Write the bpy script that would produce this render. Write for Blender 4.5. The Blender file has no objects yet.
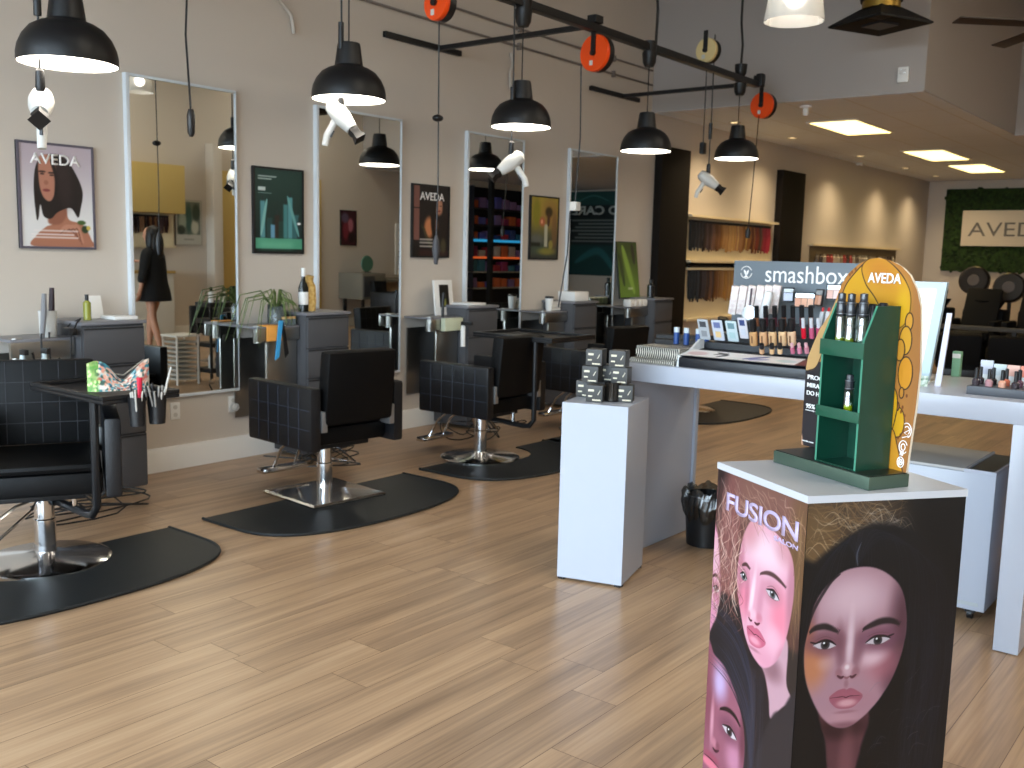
import bpy, bmesh, math, random
import numpy as np
from mathutils import Vector, Matrix
random.seed(4); RNG=np.random.default_rng(7)
PI=math.pi
COL=bpy.context.scene.collection
# ------------------------------------------------------------ camera maths (solved from the photograph)
FP=980.0; CX,CY=512.0,384.0; CAMH=1.5
_y=Vector((783,-112,FP)).normalized()
_x=Vector((1250,161,-FP)); _x=(_x-_y*_x.dot(_y)).normalized()
_z=_x.cross(_y)
R3=Matrix((_x,_y,_z))                      # world = R3 @ cam(x right,y down,z forward)
CAM=Vector((0,0,CAMH))
def ray(px,py): return R3@Vector((px-CX,py-CY,FP))
def PZ(px,py,z): d=ray(px,py); return CAM+d*((z-CAM.z)/d.z)
def PXX(px,py,x): d=ray(px,py); return CAM+d*((x-CAM.x)/d.x)
def PY(px,py,y): d=ray(px,py); return CAM+d*((y-CAM.y)/d.y)
RV=Vector((.783,.622,0)).normalized()      # a level direction, roughly left to right seen from the door
FW=Vector((-.622,.783,0)).normalized()
# ------------------------------------------------------------ colours and materials
def lin(c):
    return tuple((v/12.92 if v<=.04045 else ((v+.055)/1.055)**2.4) for v in c)
def hx(s): return lin(tuple(int(s[i:i+2],16)/255 for i in (0,2,4)))
MATS={}
def mat(name,col,rough=.5,metal=0,spec=.5,emit=None,es=0,alpha=1,trans=0,ior=1.45,bump=0,bscale=60,coat=0):
    if name in MATS: return MATS[name]
    m=bpy.data.materials.new(name); m.use_nodes=True; nt=m.node_tree; b=nt.nodes['Principled BSDF']
    c=hx(col) if isinstance(col,str) else col
    b.inputs['Base Color'].default_value=(*c,1); b.inputs['Roughness'].default_value=rough
    b.inputs['Metallic'].default_value=metal; b.inputs['Specular IOR Level'].default_value=spec
    b.inputs['IOR'].default_value=ior; b.inputs['Transmission Weight'].default_value=trans
    b.inputs['Alpha'].default_value=alpha; b.inputs['Coat Weight'].default_value=coat
    if emit: b.inputs['Emission Color'].default_value=(*hx(emit),1); b.inputs['Emission Strength'].default_value=es
    if bump:
        n=nt.nodes.new('ShaderNodeTexNoise'); n.inputs['Scale'].default_value=bscale; n.inputs['Detail'].default_value=3
        t=nt.nodes.new('ShaderNodeTexCoord'); bp=nt.nodes.new('ShaderNodeBump'); bp.inputs['Strength'].default_value=bump; bp.inputs['Distance'].default_value=.01
        nt.links.new(t.outputs['Object'],n.inputs['Vector']); nt.links.new(n.outputs['Fac'],bp.inputs['Height']); nt.links.new(bp.outputs['Normal'],b.inputs['Normal'])
    MATS[name]=m; return m
def noisy(name,c1,c2,scale,rough=.6,stretch=(1,1,1),detail=4,bump=0,lo=.35,hi=.65):
    m=mat(name,c1,rough); nt=m.node_tree; b=nt.nodes['Principled BSDF']
    t=nt.nodes.new('ShaderNodeTexCoord'); mp=nt.nodes.new('ShaderNodeMapping'); mp.inputs['Scale'].default_value=stretch
    n=nt.nodes.new('ShaderNodeTexNoise'); n.inputs['Scale'].default_value=scale; n.inputs['Detail'].default_value=detail
    r=nt.nodes.new('ShaderNodeValToRGB'); r.color_ramp.elements[0].color=(*hx(c1),1); r.color_ramp.elements[1].color=(*hx(c2),1)
    r.color_ramp.elements[0].position=lo; r.color_ramp.elements[1].position=hi
    nt.links.new(t.outputs['Object'],mp.inputs['Vector']); nt.links.new(mp.outputs['Vector'],n.inputs['Vector']); nt.links.new(n.outputs['Fac'],r.inputs['Fac']); nt.links.new(r.outputs['Color'],b.inputs['Base Color'])
    if bump:
        bp=nt.nodes.new('ShaderNodeBump'); bp.inputs['Strength'].default_value=bump; bp.inputs['Distance'].default_value=.02
        nt.links.new(n.outputs['Fac'],bp.inputs['Height']); nt.links.new(bp.outputs['Normal'],b.inputs['Normal'])
    return m
def attr_mat(name,rough=.5,coat=0):
    m=mat(name,'808080',rough,coat=coat); nt=m.node_tree
    a=nt.nodes.new('ShaderNodeAttribute'); a.attribute_name='Col'
    nt.links.new(a.outputs['Color'],nt.nodes['Principled BSDF'].inputs['Base Color']); return m
def floor_mat():
    m=mat('oak_plank_floor','b09878',.30); nt=m.node_tree; N=nt.nodes; L=nt.links; b=N['Principled BSDF']
    t=N.new('ShaderNodeTexCoord'); sep=N.new('ShaderNodeSeparateXYZ'); cb=N.new('ShaderNodeCombineXYZ')
    L.new(t.outputs['Object'],sep.inputs[0]); L.new(sep.outputs['X'],cb.inputs['Y'])
    def mth(op,a,b_=None):
        q=N.new('ShaderNodeMath'); q.operation=op
        for i_,v_ in enumerate((a,b_)):
            if v_ is None: continue
            if isinstance(v_,(int,float)): q.inputs[i_].default_value=v_
            else: L.new(v_,q.inputs[i_])
        return q.outputs[0]
    row=mth('FLOOR',mth('DIVIDE',sep.outputs['X'],.182)); hsh=mth('FRACT',mth('MULTIPLY',mth('SINE',mth('MULTIPLY',row,12.9898)),43.758))
    L.new(mth('ADD',sep.outputs['Y'],mth('MULTIPLY',hsh,1.25)),cb.inputs['X'])
    br=N.new('ShaderNodeTexBrick'); L.new(cb.outputs[0],br.inputs['Vector'])
    br.offset=0; br.offset_frequency=2; br.squash=1
    for k,v in dict(Scale=1,**{'Mortar Size':.0016,'Mortar Smooth':.3,'Bias':0,'Brick Width':1.25,'Row Height':.182}).items(): br.inputs[k].default_value=v
    br.inputs['Color1'].default_value=(.2,.2,.2,1); br.inputs['Color2'].default_value=(.8,.8,.8,1); br.inputs['Mortar'].default_value=(.5,.5,.5,1)
    ad=N.new('ShaderNodeVectorMath'); ad.operation='MULTIPLY_ADD'; ad.inputs[1].default_value=(7,7,7)
    L.new(br.outputs['Color'],ad.inputs[0]); L.new(cb.outputs[0],ad.inputs[2])
    def nz(sc,st,det,dist=0):
        mp=N.new('ShaderNodeMapping'); mp.inputs['Scale'].default_value=st; L.new(ad.outputs[0],mp.inputs['Vector'])
        n=N.new('ShaderNodeTexNoise'); n.inputs['Scale'].default_value=sc; n.inputs['Detail'].default_value=det; n.inputs['Distortion'].default_value=dist; L.new(mp.outputs[0],n.inputs['Vector']); return n
    n1=nz(2.2,(.26,4.6,1),6,.6); n2=nz(9,(.25,9,1),4)
    mx=N.new('ShaderNodeMath'); mx.operation='MULTIPLY_ADD'; mx.inputs[1].default_value=.42; L.new(n2.outputs['Fac'],mx.inputs[0])
    m2=N.new('ShaderNodeMath'); m2.operation='MULTIPLY'; m2.inputs[1].default_value=.75; L.new(n1.outputs['Fac'],m2.inputs[0]); L.new(m2.outputs[0],mx.inputs[2])
    sp=N.new('ShaderNodeSeparateColor'); L.new(br.outputs['Color'],sp.inputs[0])
    m3=N.new('ShaderNodeMath'); m3.operation='MULTIPLY_ADD'; m3.inputs[1].default_value=.10; L.new(sp.outputs[0],m3.inputs[0]); L.new(mx.outputs[0],m3.inputs[2])
    r=N.new('ShaderNodeValToRGB'); e=r.color_ramp.elements
    e[0].position=.36; e[0].color=(*hx('78604a'),1); e[1].position=.90; e[1].color=(*hx('c4a584'),1)
    x=e.new(.56); x.color=(*hx('9c7f64'),1); x=e.new(.68); x.color=(*hx('b09070'),1)
    L.new(m3.outputs[0],r.inputs['Fac'])
    mm=N.new('ShaderNodeMix'); mm.data_type='RGBA'; mm.inputs[7].default_value=(*hx('6a4e36'),1)
    L.new(br.outputs['Fac'],mm.inputs[0]); L.new(r.outputs['Color'],mm.inputs[6]); L.new(mm.outputs[2],b.inputs['Base Color'])
    bp=N.new('ShaderNodeBump'); bp.inputs['Strength'].default_value=.06; bp.inputs['Distance'].default_value=.004
    L.new(mx.outputs[0],bp.inputs['Height']); L.new(bp.outputs['Normal'],b.inputs['Normal'])
    return m
def tile_mat():
    m=mat('ceiling_tile','b8ac98',.9); nt=m.node_tree; N=nt.nodes; L=nt.links
    t=N.new('ShaderNodeTexCoord'); br=N.new('ShaderNodeTexBrick'); L.new(t.outputs['Object'],br.inputs['Vector']); br.offset=0
    for k,v in {'Scale':1,'Mortar Size':.008,'Brick Width':.61,'Row Height':1.22}.items(): br.inputs[k].default_value=v
    br.inputs['Color1'].default_value=(*hx('d8e0ee'),1); br.inputs['Color2'].default_value=(*hx('d8e0ee'),1); br.inputs['Mortar'].default_value=(*hx('c6c8cc'),1)
    L.new(br.outputs['Color'],N['Principled BSDF'].inputs['Base Color']); return m
def glass_mat(name,tint='ffffff',gl=.12,gr=.03):
    if name in MATS: return MATS[name]
    m=bpy.data.materials.new(name); m.use_nodes=True; nt=m.node_tree; nt.nodes.clear()
    o=nt.nodes.new('ShaderNodeOutputMaterial'); mx=nt.nodes.new('ShaderNodeMixShader'); t=nt.nodes.new('ShaderNodeBsdfTransparent'); g=nt.nodes.new('ShaderNodeBsdfGlossy')
    t.inputs['Color'].default_value=(*hx(tint),1); g.inputs['Roughness'].default_value=gr; mx.inputs[0].default_value=gl
    nt.links.new(t.outputs[0],mx.inputs[1]); nt.links.new(g.outputs[0],mx.inputs[2]); nt.links.new(mx.outputs[0],o.inputs[0]); MATS[name]=m; return m
# ------------------------------------------------------------ mesh building
class MB:
    def __init__(s): s.bm=bmesh.new()
    def _x(s,vs,M):
        if M is not None: bmesh.ops.transform(s.bm,matrix=M,verts=vs)
    def box(s,x0,x1,y0,y1,z0,z1,bev=0,M=None,seg=2):
        r=bmesh.ops.create_cube(s.bm,size=1); vs=r['verts']
        for v in vs: v.co=Vector(((x0+x1)/2+v.co.x*(x1-x0),(y0+y1)/2+v.co.y*(y1-y0),(z0+z1)/2+v.co.z*(z1-z0)))
        if bev>0:
            es=list({e for v in vs for e in v.link_edges})
            q=bmesh.ops.bevel(s.bm,geom=es,offset=bev,segments=seg,profile=.6,affect='EDGES'); vs=list({v for f in q['faces'] for v in f.verts}|{v for v in vs if v.is_valid})
        s._x(vs,M); return s
    def lathe(s,prof,c=(0,0,0),n=24,M=None,cap=True):
        rings=[]; c=Vector(c); allv=[]
        for r,z in prof:
            if r<1e-6: vs=[s.bm.verts.new(c+Vector((0,0,z)))]
            else: vs=[s.bm.verts.new(c+Vector((r*math.cos(2*PI*k/n),r*math.sin(2*PI*k/n),z))) for k in range(n)]
            rings.append(vs); allv+=vs
        for a,b in zip(rings,rings[1:]):
            for k in range(n):
                k2=(k+1)%n
                if len(a)==1 and len(b)==1: continue
                if len(a)==1: s.bm.faces.new((a[0],b[k],b[k2]))
                elif len(b)==1: s.bm.faces.new((a[k],a[k2],b[0]))
                else: s.bm.faces.new((a[k],a[k2],b[k2],b[k]))
        if cap:
            for r in (rings[0],rings[-1]):
                if len(r)>2: s.bm.faces.new(r)
        s._x(allv,M); return s
    def cyl(s,p0,p1,r0,r1=None,n=12):
        p0=Vector(p0);p1=Vector(p1); d=p1-p0; r1=r0 if r1 is None else r1
        M=Matrix.Translation(p0)@d.to_track_quat('Z','Y').to_matrix().to_4x4()
        return s.lathe([(r0,0),(r1,d.length)],n=n,M=M)
    def axl(s,prof,p0,d,n=20):
        M=Matrix.Translation(Vector(p0))@Vector(d).to_track_quat('Z','Y').to_matrix().to_4x4()
        return s.lathe(prof,n=n,M=M)
    def tube(s,pts,r,n=8,rr=None):
        pts=[Vector(p) for p in pts]; rings=[]; up=Vector((0,0,1))
        t0=(pts[1]-pts[0]).normalized(); a=t0.cross(up)
        if a.length<.05: a=t0.cross(Vector((1,0,0)))
        a.normalize()
        for i,p in enumerate(pts):
            t=(pts[min(i+1,len(pts)-1)]-pts[max(i-1,0)]).normalized()
            a=(a-t*a.dot(t)); a.normalize(); b=t.cross(a); q=rr[i] if rr else r
            rings.append([s.bm.verts.new(p+a*q*math.cos(2*PI*k/n)+b*q*math.sin(2*PI*k/n)) for k in range(n)])
        for u,v in zip(rings,rings[1:]):
            for k in range(n): s.bm.faces.new((u[k],u[(k+1)%n],v[(k+1)%n],v[k]))
        s.bm.faces.new(rings[0]); s.bm.faces.new(rings[-1]); return s
    def prism(s,pts,f,M=None):
        """pts: 3-d loop, f: extrusion vector"""
        a=[s.bm.verts.new(Vector(p)) for p in pts]; f=Vector(f); b=[s.bm.verts.new(v.co+f) for v in a]
        n=len(a); s.bm.faces.new(a); s.bm.faces.new(b)
        for k in range(n): s.bm.faces.new((a[k],a[(k+1)%n],b[(k+1)%n],b[k]))
        s._x(a+b,M); return s
    def ball(s,c,r,n=16,M=None):
        q=bmesh.ops.create_uvsphere(s.bm,u_segments=n,v_segments=max(6,n//2),radius=1)['verts']
        r=(r,r,r) if not hasattr(r,'__len__') else r
        for v in q: v.co=Vector((v.co.x*r[0],v.co.y*r[1],v.co.z*r[2]))
        if M is not None: bmesh.ops.transform(s.bm,matrix=M,verts=q)
        for v in q: v.co+=Vector(c)
        return s
    def quad(s,a,b,c,d):
        s.bm.faces.new([s.bm.verts.new(Vector(p)) for p in (a,b,c,d)]); return s
    def build(s,name,m,parent=None,smooth=35):
        bmesh.ops.recalc_face_normals(s.bm,faces=s.bm.faces)
        me=bpy.data.meshes.new(name); s.bm.to_mesh(me); s.bm.free()
        o=bpy.data.objects.new(name,me); COL.objects.link(o)
        if m: me.materials.append(m)
        if smooth:
            me.polygons.foreach_set('use_smooth',[True]*len(me.polygons)); me.set_sharp_from_angle(angle=math.radians(smooth))
        if parent: o.parent=parent
        return o
def tag(o,label=None,cat=None,group=None,kind=None):
    for k,v in (('label',label),('category',cat),('group',group),('kind',kind)):
        if v: o[k]=v
    return o
def thing(name,label,cat,loc=(0,0,0),rz=0,group=None):
    o=bpy.data.objects.new(name,None); COL.objects.link(o); o.location=loc; o.rotation_euler=(0,0,rz); o.empty_display_size=.05
    return tag(o,label,cat,group)
def struct(name,mb,m): return tag(mb.build(name,m),kind='structure')
def kids(o): return [c for c in bpy.data.objects if c.parent==o]
def copy_tree(o,loc=None,rz=None,label=None,parent=None,group=None):
    c=o.copy(); COL.objects.link(c); c.parent=parent
    for k in kids(o): copy_tree(k,parent=c)
    if loc is not None: c.location=loc
    if rz is not None: c.rotation_euler=(0,0,rz)
    if label: c['label']=label
    if group: c['group']=group
    return c
def text(s,name,O,U,V,w,h,m,parent=None,extr=.001,bold=0,space=1):
    """letters filling the box O..O+U*w..O+V*h"""
    cu=bpy.data.curves.new('t','FONT'); cu.body=s; cu.size=1; cu.extrude=0; cu.offset=bold; cu.space_character=space; cu.align_x='LEFT'
    t=bpy.data.objects.new('t',cu); COL.objects.link(t); bpy.context.view_layer.update()
    me=bpy.data.meshes.new_from_object(t); bpy.data.objects.remove(t)
    n=len(me.vertices); a=np.empty(n*3); me.vertices.foreach_get('co',a); a=a.reshape(-1,3)
    mn,mxx=a.min(0),a.max(0); u=(a[:,0]-mn[0])/(mxx[0]-mn[0])*w; v=(a[:,1]-mn[1])/(mxx[1]-mn[1])*h
    O,U,V=np.array(O),np.array(U),np.array(V); N=np.cross(U,V); N=N/np.linalg.norm(N)
    p=O+u[:,None]*U+v[:,None]*V+N*extr
    me.vertices.foreach_set('co',p.ravel()); me.materials.clear(); me.materials.append(m); me.update(); me.name=name
    bm=bmesh.new(); bm.from_mesh(me); r=bmesh.ops.extrude_face_region(bm,geom=bm.faces[:]); bmesh.ops.translate(bm,vec=Vector(-N*extr*.8),verts=[g for g in r['geom'] if isinstance(g,bmesh.types.BMVert)]); bm.to_mesh(me); bm.free()
    o=bpy.data.objects.new(name,me); COL.objects.link(o); o.parent=parent; return o
# ------------------------------------------------------------ painting of printed pictures (vertex colours of a fine mesh)
def sm(x,a,b): t=np.clip((x-a)/(b-a),0,1); return t*t*(3-2*t)
class Art:
    def __init__(s,w,h,nx,ny,base):
        s.w,s.h,s.nx,s.ny=w,h,nx,ny
        s.X,s.Y=np.meshgrid(np.linspace(0,w,nx),np.linspace(0,h,ny)); s.c=np.empty((ny,nx,3)); s.c[:]=s._c(base)
    def _c(s,c): return np.array([int(c[i:i+2],16)/255 for i in (0,2,4)]) if isinstance(c,str) else np.array(c)
    def mix(s,m,c,a=1): s.c+= (s._c(c)-s.c)*(m*a)[...,None]
    def ell(s,cx,cy,rx,ry,c,a=1,soft=.3,ang=0,clip=None):
        ca,sa=math.cos(ang),math.sin(ang); dx=s.X-cx; dy=s.Y-cy
        d=np.hypot((dx*ca+dy*sa)/rx,(-dx*sa+dy*ca)/ry); m=1-sm(d,1-soft,1+soft)
        if clip is not None: m=m*clip
        s.mix(m,c,a); return m
    def rect(s,x0,x1,y0,y1,c,a=1,f=.002):
        m=sm(s.X,x0-f,x0+f)*(1-sm(s.X,x1-f,x1+f))*sm(s.Y,y0-f,y0+f)*(1-sm(s.Y,y1-f,y1+f)); s.mix(m,c,a)
    def grad(s,c0,c1,y0,y1): 
        t=sm(s.Y,y0,y1)[...,None]; s.c=s._c(c0)*(1-t)+s._c(c1)*t
    def spl(s,pts,n=8,closed=False):
        P=np.array(pts,float); N=len(P); out=[]
        for i in range(N if closed else N-1):
            g=(lambda k:P[k%N]) if closed else (lambda k:P[min(max(k,0),N-1)])
            a,b,c,d=g(i-1),g(i),g(i+1),g(i+2)
            for t in np.linspace(0,1,n,endpoint=False):
                out.append(.5*((2*b)+(-a+c)*t+(2*a-5*b+4*c-d)*t*t+(-a+3*b-3*c+d)*t**3))
        if not closed: out.append(P[-1])
        return np.array(out)
    def dist(s,P,closed,sl=None):
        X,Y=(s.X,s.Y) if sl is None else (s.X[sl],s.Y[sl])
        D=np.full(X.shape,1e9); T=np.zeros(X.shape); ins=np.zeros(X.shape,bool); n=len(P)
        for i in range(n if closed else n-1):
            a,b=P[i],P[(i+1)%n]; e=b-a; L=max(e@e,1e-12); t=np.clip(((X-a[0])*e[0]+(Y-a[1])*e[1])/L,0,1)
            d=np.hypot(X-a[0]-t*e[0],Y-a[1]-t*e[1]); k=d<D; D[k]=d[k]; T[k]=((i+t)/max(n-1,1))[k]
            if closed:
                q=((a[1]>Y)!=(b[1]>Y)); xx=a[0]+(Y-a[1])*(b[0]-a[0])/((b[1]-a[1]) if abs(b[1]-a[1])>1e-12 else 1e-12); ins^=q&(X<xx)
        return D,T,ins
    def shape(s,pts,c,a=1,soft=.002,spl=True,clip=None):
        P=s.spl(pts,closed=True) if spl else np.array(pts,float); D,_,ins=s.dist(P,True); sd=np.where(ins,D,-D); m=sm(sd,-soft,soft)
        if clip is not None: m=m*clip
        if c is not None: s.mix(m,c,a)
        return m
    def stroke(s,pts,w,c,a=1,soft=.5,taper=True,clip=None,n=6):
        P=s.spl(pts,n=n); pad=w*2
        ix=np.clip(((np.array([P[:,0].min()-pad,P[:,0].max()+pad]))/s.w*(s.nx-1)).astype(int)+[0,2],0,s.nx); iy=np.clip(((np.array([P[:,1].min()-pad,P[:,1].max()+pad]))/s.h*(s.ny-1)).astype(int)+[0,2],0,s.ny)
        if ix[1]-ix[0]<1 or iy[1]-iy[0]<1: return
        sl=(slice(iy[0],iy[1]),slice(ix[0],ix[1])); D,T,_=s.dist(P,False,sl)
        ww=w*(np.sin(np.clip(T,0,1)*PI)**.5 if taper else 1)+1e-6; m=1-sm(D/ww,1-soft,1+soft)
        if clip is not None: m=m*clip[sl]
        s.c[sl]+=(s._c(c)-s.c[sl])*(m*a)[...,None]
    def mesh(s,name,O,U,V,m,parent=None,off=.0012):
        O,U,V=np.array(O,float),np.array(U,float),np.array(V,float); N=np.cross(U,V); N/=np.linalg.norm(N)
        p=(O+s.X[...,None]*U+s.Y[...,None]*V+N*off).reshape(-1,3)
        nx,ny=s.nx,s.ny; i=np.arange((ny-1)*(nx-1)); r=i//(nx-1); q=i%(nx-1); b=r*nx+q
        f=np.stack([b,b+1,b+1+nx,b+nx],1)
        me=bpy.data.meshes.new(name); me.vertices.add(nx*ny); me.vertices.foreach_set('co',p.ravel())
        me.loops.add(len(f)*4); me.loops.foreach_set('vertex_index',f.ravel().astype(np.int32))
        me.polygons.add(len(f)); me.polygons.foreach_set('loop_start',np.arange(len(f),dtype=np.int32)*4); me.polygons.foreach_set('loop_total',np.full(len(f),4,np.int32))
        me.update(calc_edges=True)
        c=np.clip(s.c,0,1)*getattr(s,'k',1); L=np.where(c<=.04045,c/12.92,((c+.055)/1.055)**2.4); A=np.ones((nx*ny,4)); A[:,:3]=L.reshape(-1,3)
        at=me.color_attributes.new('Col','FLOAT_COLOR','POINT'); at.data.foreach_set('color',A.ravel()); me.materials.append(m)
        o=bpy.data.objects.new(name,me); COL.objects.link(o); o.parent=parent; return o
#@@
# ============================================================ materials
PRINT=attr_mat('printed_paper',.45); PRINTG=attr_mat('printed_gloss',.32)
WALL=mat('painted_wall','c9bfb3',.85); WALLD=mat('painted_bulkhead','a8a09a',.9); WHITE=mat('white_paint','e8e6e1',.45)
LAM=mat('white_laminate','aeb3bf',.25); BLK=mat('black_leather','050506',.5,spec=.22,bump=.08,bscale=220); BLKM=mat('black_metal','101012',.45)
BLKP=mat('black_plastic','141416',.4); CHR=mat('chrome','d8d8da',.12,1); STEEL=mat('brushed_steel','a5a39e',.33,1)
GREY=mat('grey_laminate','4c4c4f',.5); DGREY=mat('dark_recess','1c1c1e',.6); STITCH=mat('pale_stitching','353b4a',.7); BLKA=mat('armrest_leather','0b0c10',.42,spec=.55,bump=.1,bscale=120)
RUB=mat('rubber_mat','181b1d',.5,spec=.4,bump=.05,bscale=300); ORANGE=mat('orange_plastic','ef4d12',.35); CREAMP=mat('cream_plastic','dcc48c',.4)
DRYW=mat('white_gloss_plastic','c6c6c2',.35); LAMPIN=mat('lamp_diffuser','ffffff',.5,emit='fff4e4',es=9); MIR=mat('mirror_glass','e6eae8',.01,1)
FRM=mat('mirror_frame_white','d4dade',.35); WOODD=mat('dark_wood','15100c',.75,spec=.2); WTXT=mat('white_lettering','f2f0ee',.5); BTXT=mat('grey_lettering','6a645c',.5)
GLS=glass_mat('clear_glass'); SKIN=mat('skin','c08d72',.5); CLOTH=mat('black_cloth','0b0b0d',.9); HAIRB=mat('dark_hair','120d0b',.5)
# ============================================================ the setting
XR=3.0; YB=20.45; YF=-2.6; HC=4.7
struct('floor',MB().box(-5.8,XR,YF,YB,-.1,0),floor_mat())
struct('wall_left',MB().box(-5.95,-5.8,YF,YB,0,HC),WALL)
struct('wall_right',MB().box(XR,XR+.15,YF,YB,0,HC),WALL)
struct('wall_back',MB().box(-5.95,XR+.15,YB,YB+.15,0,HC),WALL)
wf=MB()
wf.box(-5.95,-5.5,YF-.15,YF,0,HC).box(2.6,XR+.15,YF-.15,YF,0,HC).box(-5.5,2.6,YF-.15,YF,3.6,HC).box(-5.5,2.6,YF-.15,YF,0,.12)
struct('wall_front',wf,WALL)
struct('ceiling',MB().box(-5.95,XR+.15,YF-.15,YB+.15,HC,HC+.1),mat('ceiling_paint','8a847e',.9))
BH=[(-5.8,9.756),(-2.88,9.756),(-2.88,13.55),(XR,13.55),(XR,YB),(-5.8,YB)]
struct('wall_bulkhead',MB().prism([(x,y,3.095) for x,y in BH],(0,0,HC-3.095)),WALLD)
struct('ceiling_low',MB().prism([(x-(.01 if x>-5 and x<0 else 0),y+(.01 if y<15 else 0),3.09) for x,y in BH],(0,0,.005)),tile_mat())
struct('baseboard_left',MB().prism([(-5.8,YF,0),(-5.775,YF,0),(-5.775,YF,.13),(-5.785,YF,.155),(-5.8,YF,.16)],(0,YB-YF,0)),WHITE)
struct('baseboard_back',MB().box(-5.77,XR,YB-.025,YB,0,.16),WHITE)
struct('baseboard_right',MB().box(XR-.025,XR,YF,YB,0,.16),WHITE)
for i,(a,b) in enumerate([(-5.5,-3.5),(-3.5,-1.45),(-1.45,.6),(.6,2.6)]):
    w=struct('window_%d'%(i+1),MB().box(a,a+.05,YF-.1,YF-.03,.12,3.6).box(b-.05,b,YF-.1,YF-.03,.12,3.6).box(a+.05,b-.05,YF-.1,YF-.03,.12,.18).box(a+.05,b-.05,YF-.1,YF-.03,3.54,3.6).box(a+.05,b-.05,YF-.1,YF-.03,2.5,2.56),BLKM)
    MB().box(a+.05,b-.05,YF-.07,YF-.062,.18,3.54).build('pane',glass_mat('window_glass','ffffff',.05),w)
struct('ground',MB().box(-30,30,-30,YF-.15,-.2,-.1),mat('pavement','9a9894',.9))
# ============================================================ mirrors, posters
MY=[(3.385,4.2),(4.9,5.80),(6.60,7.42),(8.16,9.05)]
mn=['tall wall mirror at the left that reflects the woman in black','tall wall mirror between the green poster and the dark portrait poster','tall wall mirror reflecting the shelves with blue and orange strips','tall wall mirror reflecting the reversed lettering, farthest from the door']
for (a,b),l in zip(MY,mn):
    t=thing('wall_mirror',l,'mirror',(-5.8,(a+b)/2,.49),group='tall mirrors on the left wall'); h=2.06; w=(b-a)/2
    MB().box(.001,.02,-w,w,0,h).build('backing',FRM,t)
    MB().box(.02,.024,-w+.022,w-.016,.02,h-.018).build('glass',MIR,t)
    MB().box(.02,.04,-w,-w+.025,0,h,.003).box(.02,.034,w-.008,w,0,h,.002).box(.02,.034,-w+.025,w-.008,h-.018,h,.003).box(.02,.034,-w+.025,w-.008,0,.02,.003).build('frame',FRM,t)
def poster(y0,y1,z0,z1,art,label,fm,x=-5.8,sgn=1,extra=None):
    t=thing('framed_poster',label,'poster',(x,(y0+y1)/2,z0),group=None); w=(y1-y0)/2; h=z1-z0; f=.014
    MB().box(*sorted((0,.018*sgn)),-w,w,0,h,.002).build('backboard',mat('poster_back','202022',.6),t)
    MB().box(*sorted((.018*sgn,.026*sgn)),-w,-w+f,0,h).box(*sorted((.018*sgn,.026*sgn)),w-f,w,0,h).box(*sorted((.018*sgn,.026*sgn)),-w+f,w-f,0,f).box(*sorted((.018*sgn,.026*sgn)),-w+f,w-f,h-f,h).build('frame',fm,t)
    O=(.019*sgn,(-w+f)*sgn,f); U=(0,(2*w-2*f)/art.w*sgn,0); V=(0,0,(h-2*f)/art.h)
    art.mesh('print',O,U,V,PRINT,t,off=.001)
    if extra: extra(t,w,h)
    return t
# --- portrait poster with bob hair
A=Art(1,1.33,110,146,'c9bfc4'); A.grad('dcdad8','b6a8b0',.3,1.3)
A.shape([(.16,.0),(.19,.14),(.33,.26),(.42,.3),(.45,.42),(.6,.48),(.66,.36),(.85,.3),(.97,.1),(.97,0)],'a87058',soft=.01)
A.shape([(.36,.32),(.52,.3),(.62,.42),(.6,.56),(.42,.56)],'8e5a46',soft=.02)
A.shape([(.2,.38),(.18,.8),(.24,1.1),(.42,1.22),(.62,1.18),(.76,1.0),(.86,.75),(.82,.5),(.78,.4),(.68,.52),(.5,.46),(.4,.37),(.3,.4),(.26,.55),(.23,.38)],'1c1414',soft=.008)
A.shape([(.255,1.13),(.25,.9),(.27,.74),(.32,.63),(.4,.6),(.46,.7),(.5,.92),(.48,1.1),(.4,1.2),(.3,1.19)],'b27a64',soft=.012)
A.ell(.3,.98,.05,.015,'2a1a16',.8); A.ell(.43,.97,.05,.015,'2a1a16',.8); A.ell(.3,.95,.03,.012,'100c0c',.8); A.ell(.43,.94,.03,.012,'100c0c',.8)
A.ell(.35,.84,.03,.03,'8c5442',.6); A.ell(.35,.74,.05,.02,'7a3434',.9); A.stroke([(.42,1.16),(.5,.9),(.47,.66)],.03,'150e0e')
A.ell(.6,.85,.1,.3,'3c2c2c',.5,.6,.1)
for k in range(4): A.stroke([(.52+.07*k,.2+.02*k),(.62+.05*k,.27),(.76+.03*k,.2-.05*k)],.028,'b9826a'); A.stroke([(.52+.07*k,.17+.02*k),(.62+.05*k,.235),(.74+.03*k,.17-.05*k)],.008,'6e4032')
A.ell(.83,.33,.06,.03,'3f5a2a'); A.ell(.88,.24,.05,.05,'2c3c22'); A.ell(.93,.26,.03,.03,'c8b050')
for k,(y,x1) in enumerate([(.2,.78),(.15,.72),(.11,.78)]): A.rect(.12+.04*(k==0),x1,y,y+.02,'e8e0de',.75,.006)
def ex1(t,w,h): text('AVEDA','lettering',(.021,-w+.075,h-.125),(0,1,0),(0,0,1),.30,.062,WTXT,t,.002,bold=.015)
poster(2.71,3.17,1.46,2.075,A,'framed poster of a woman with a dark bob, leftmost on the wall','poster' and mat('grey_frame','5b5560',.5),extra=ex1).__setitem__('category','poster')
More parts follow.
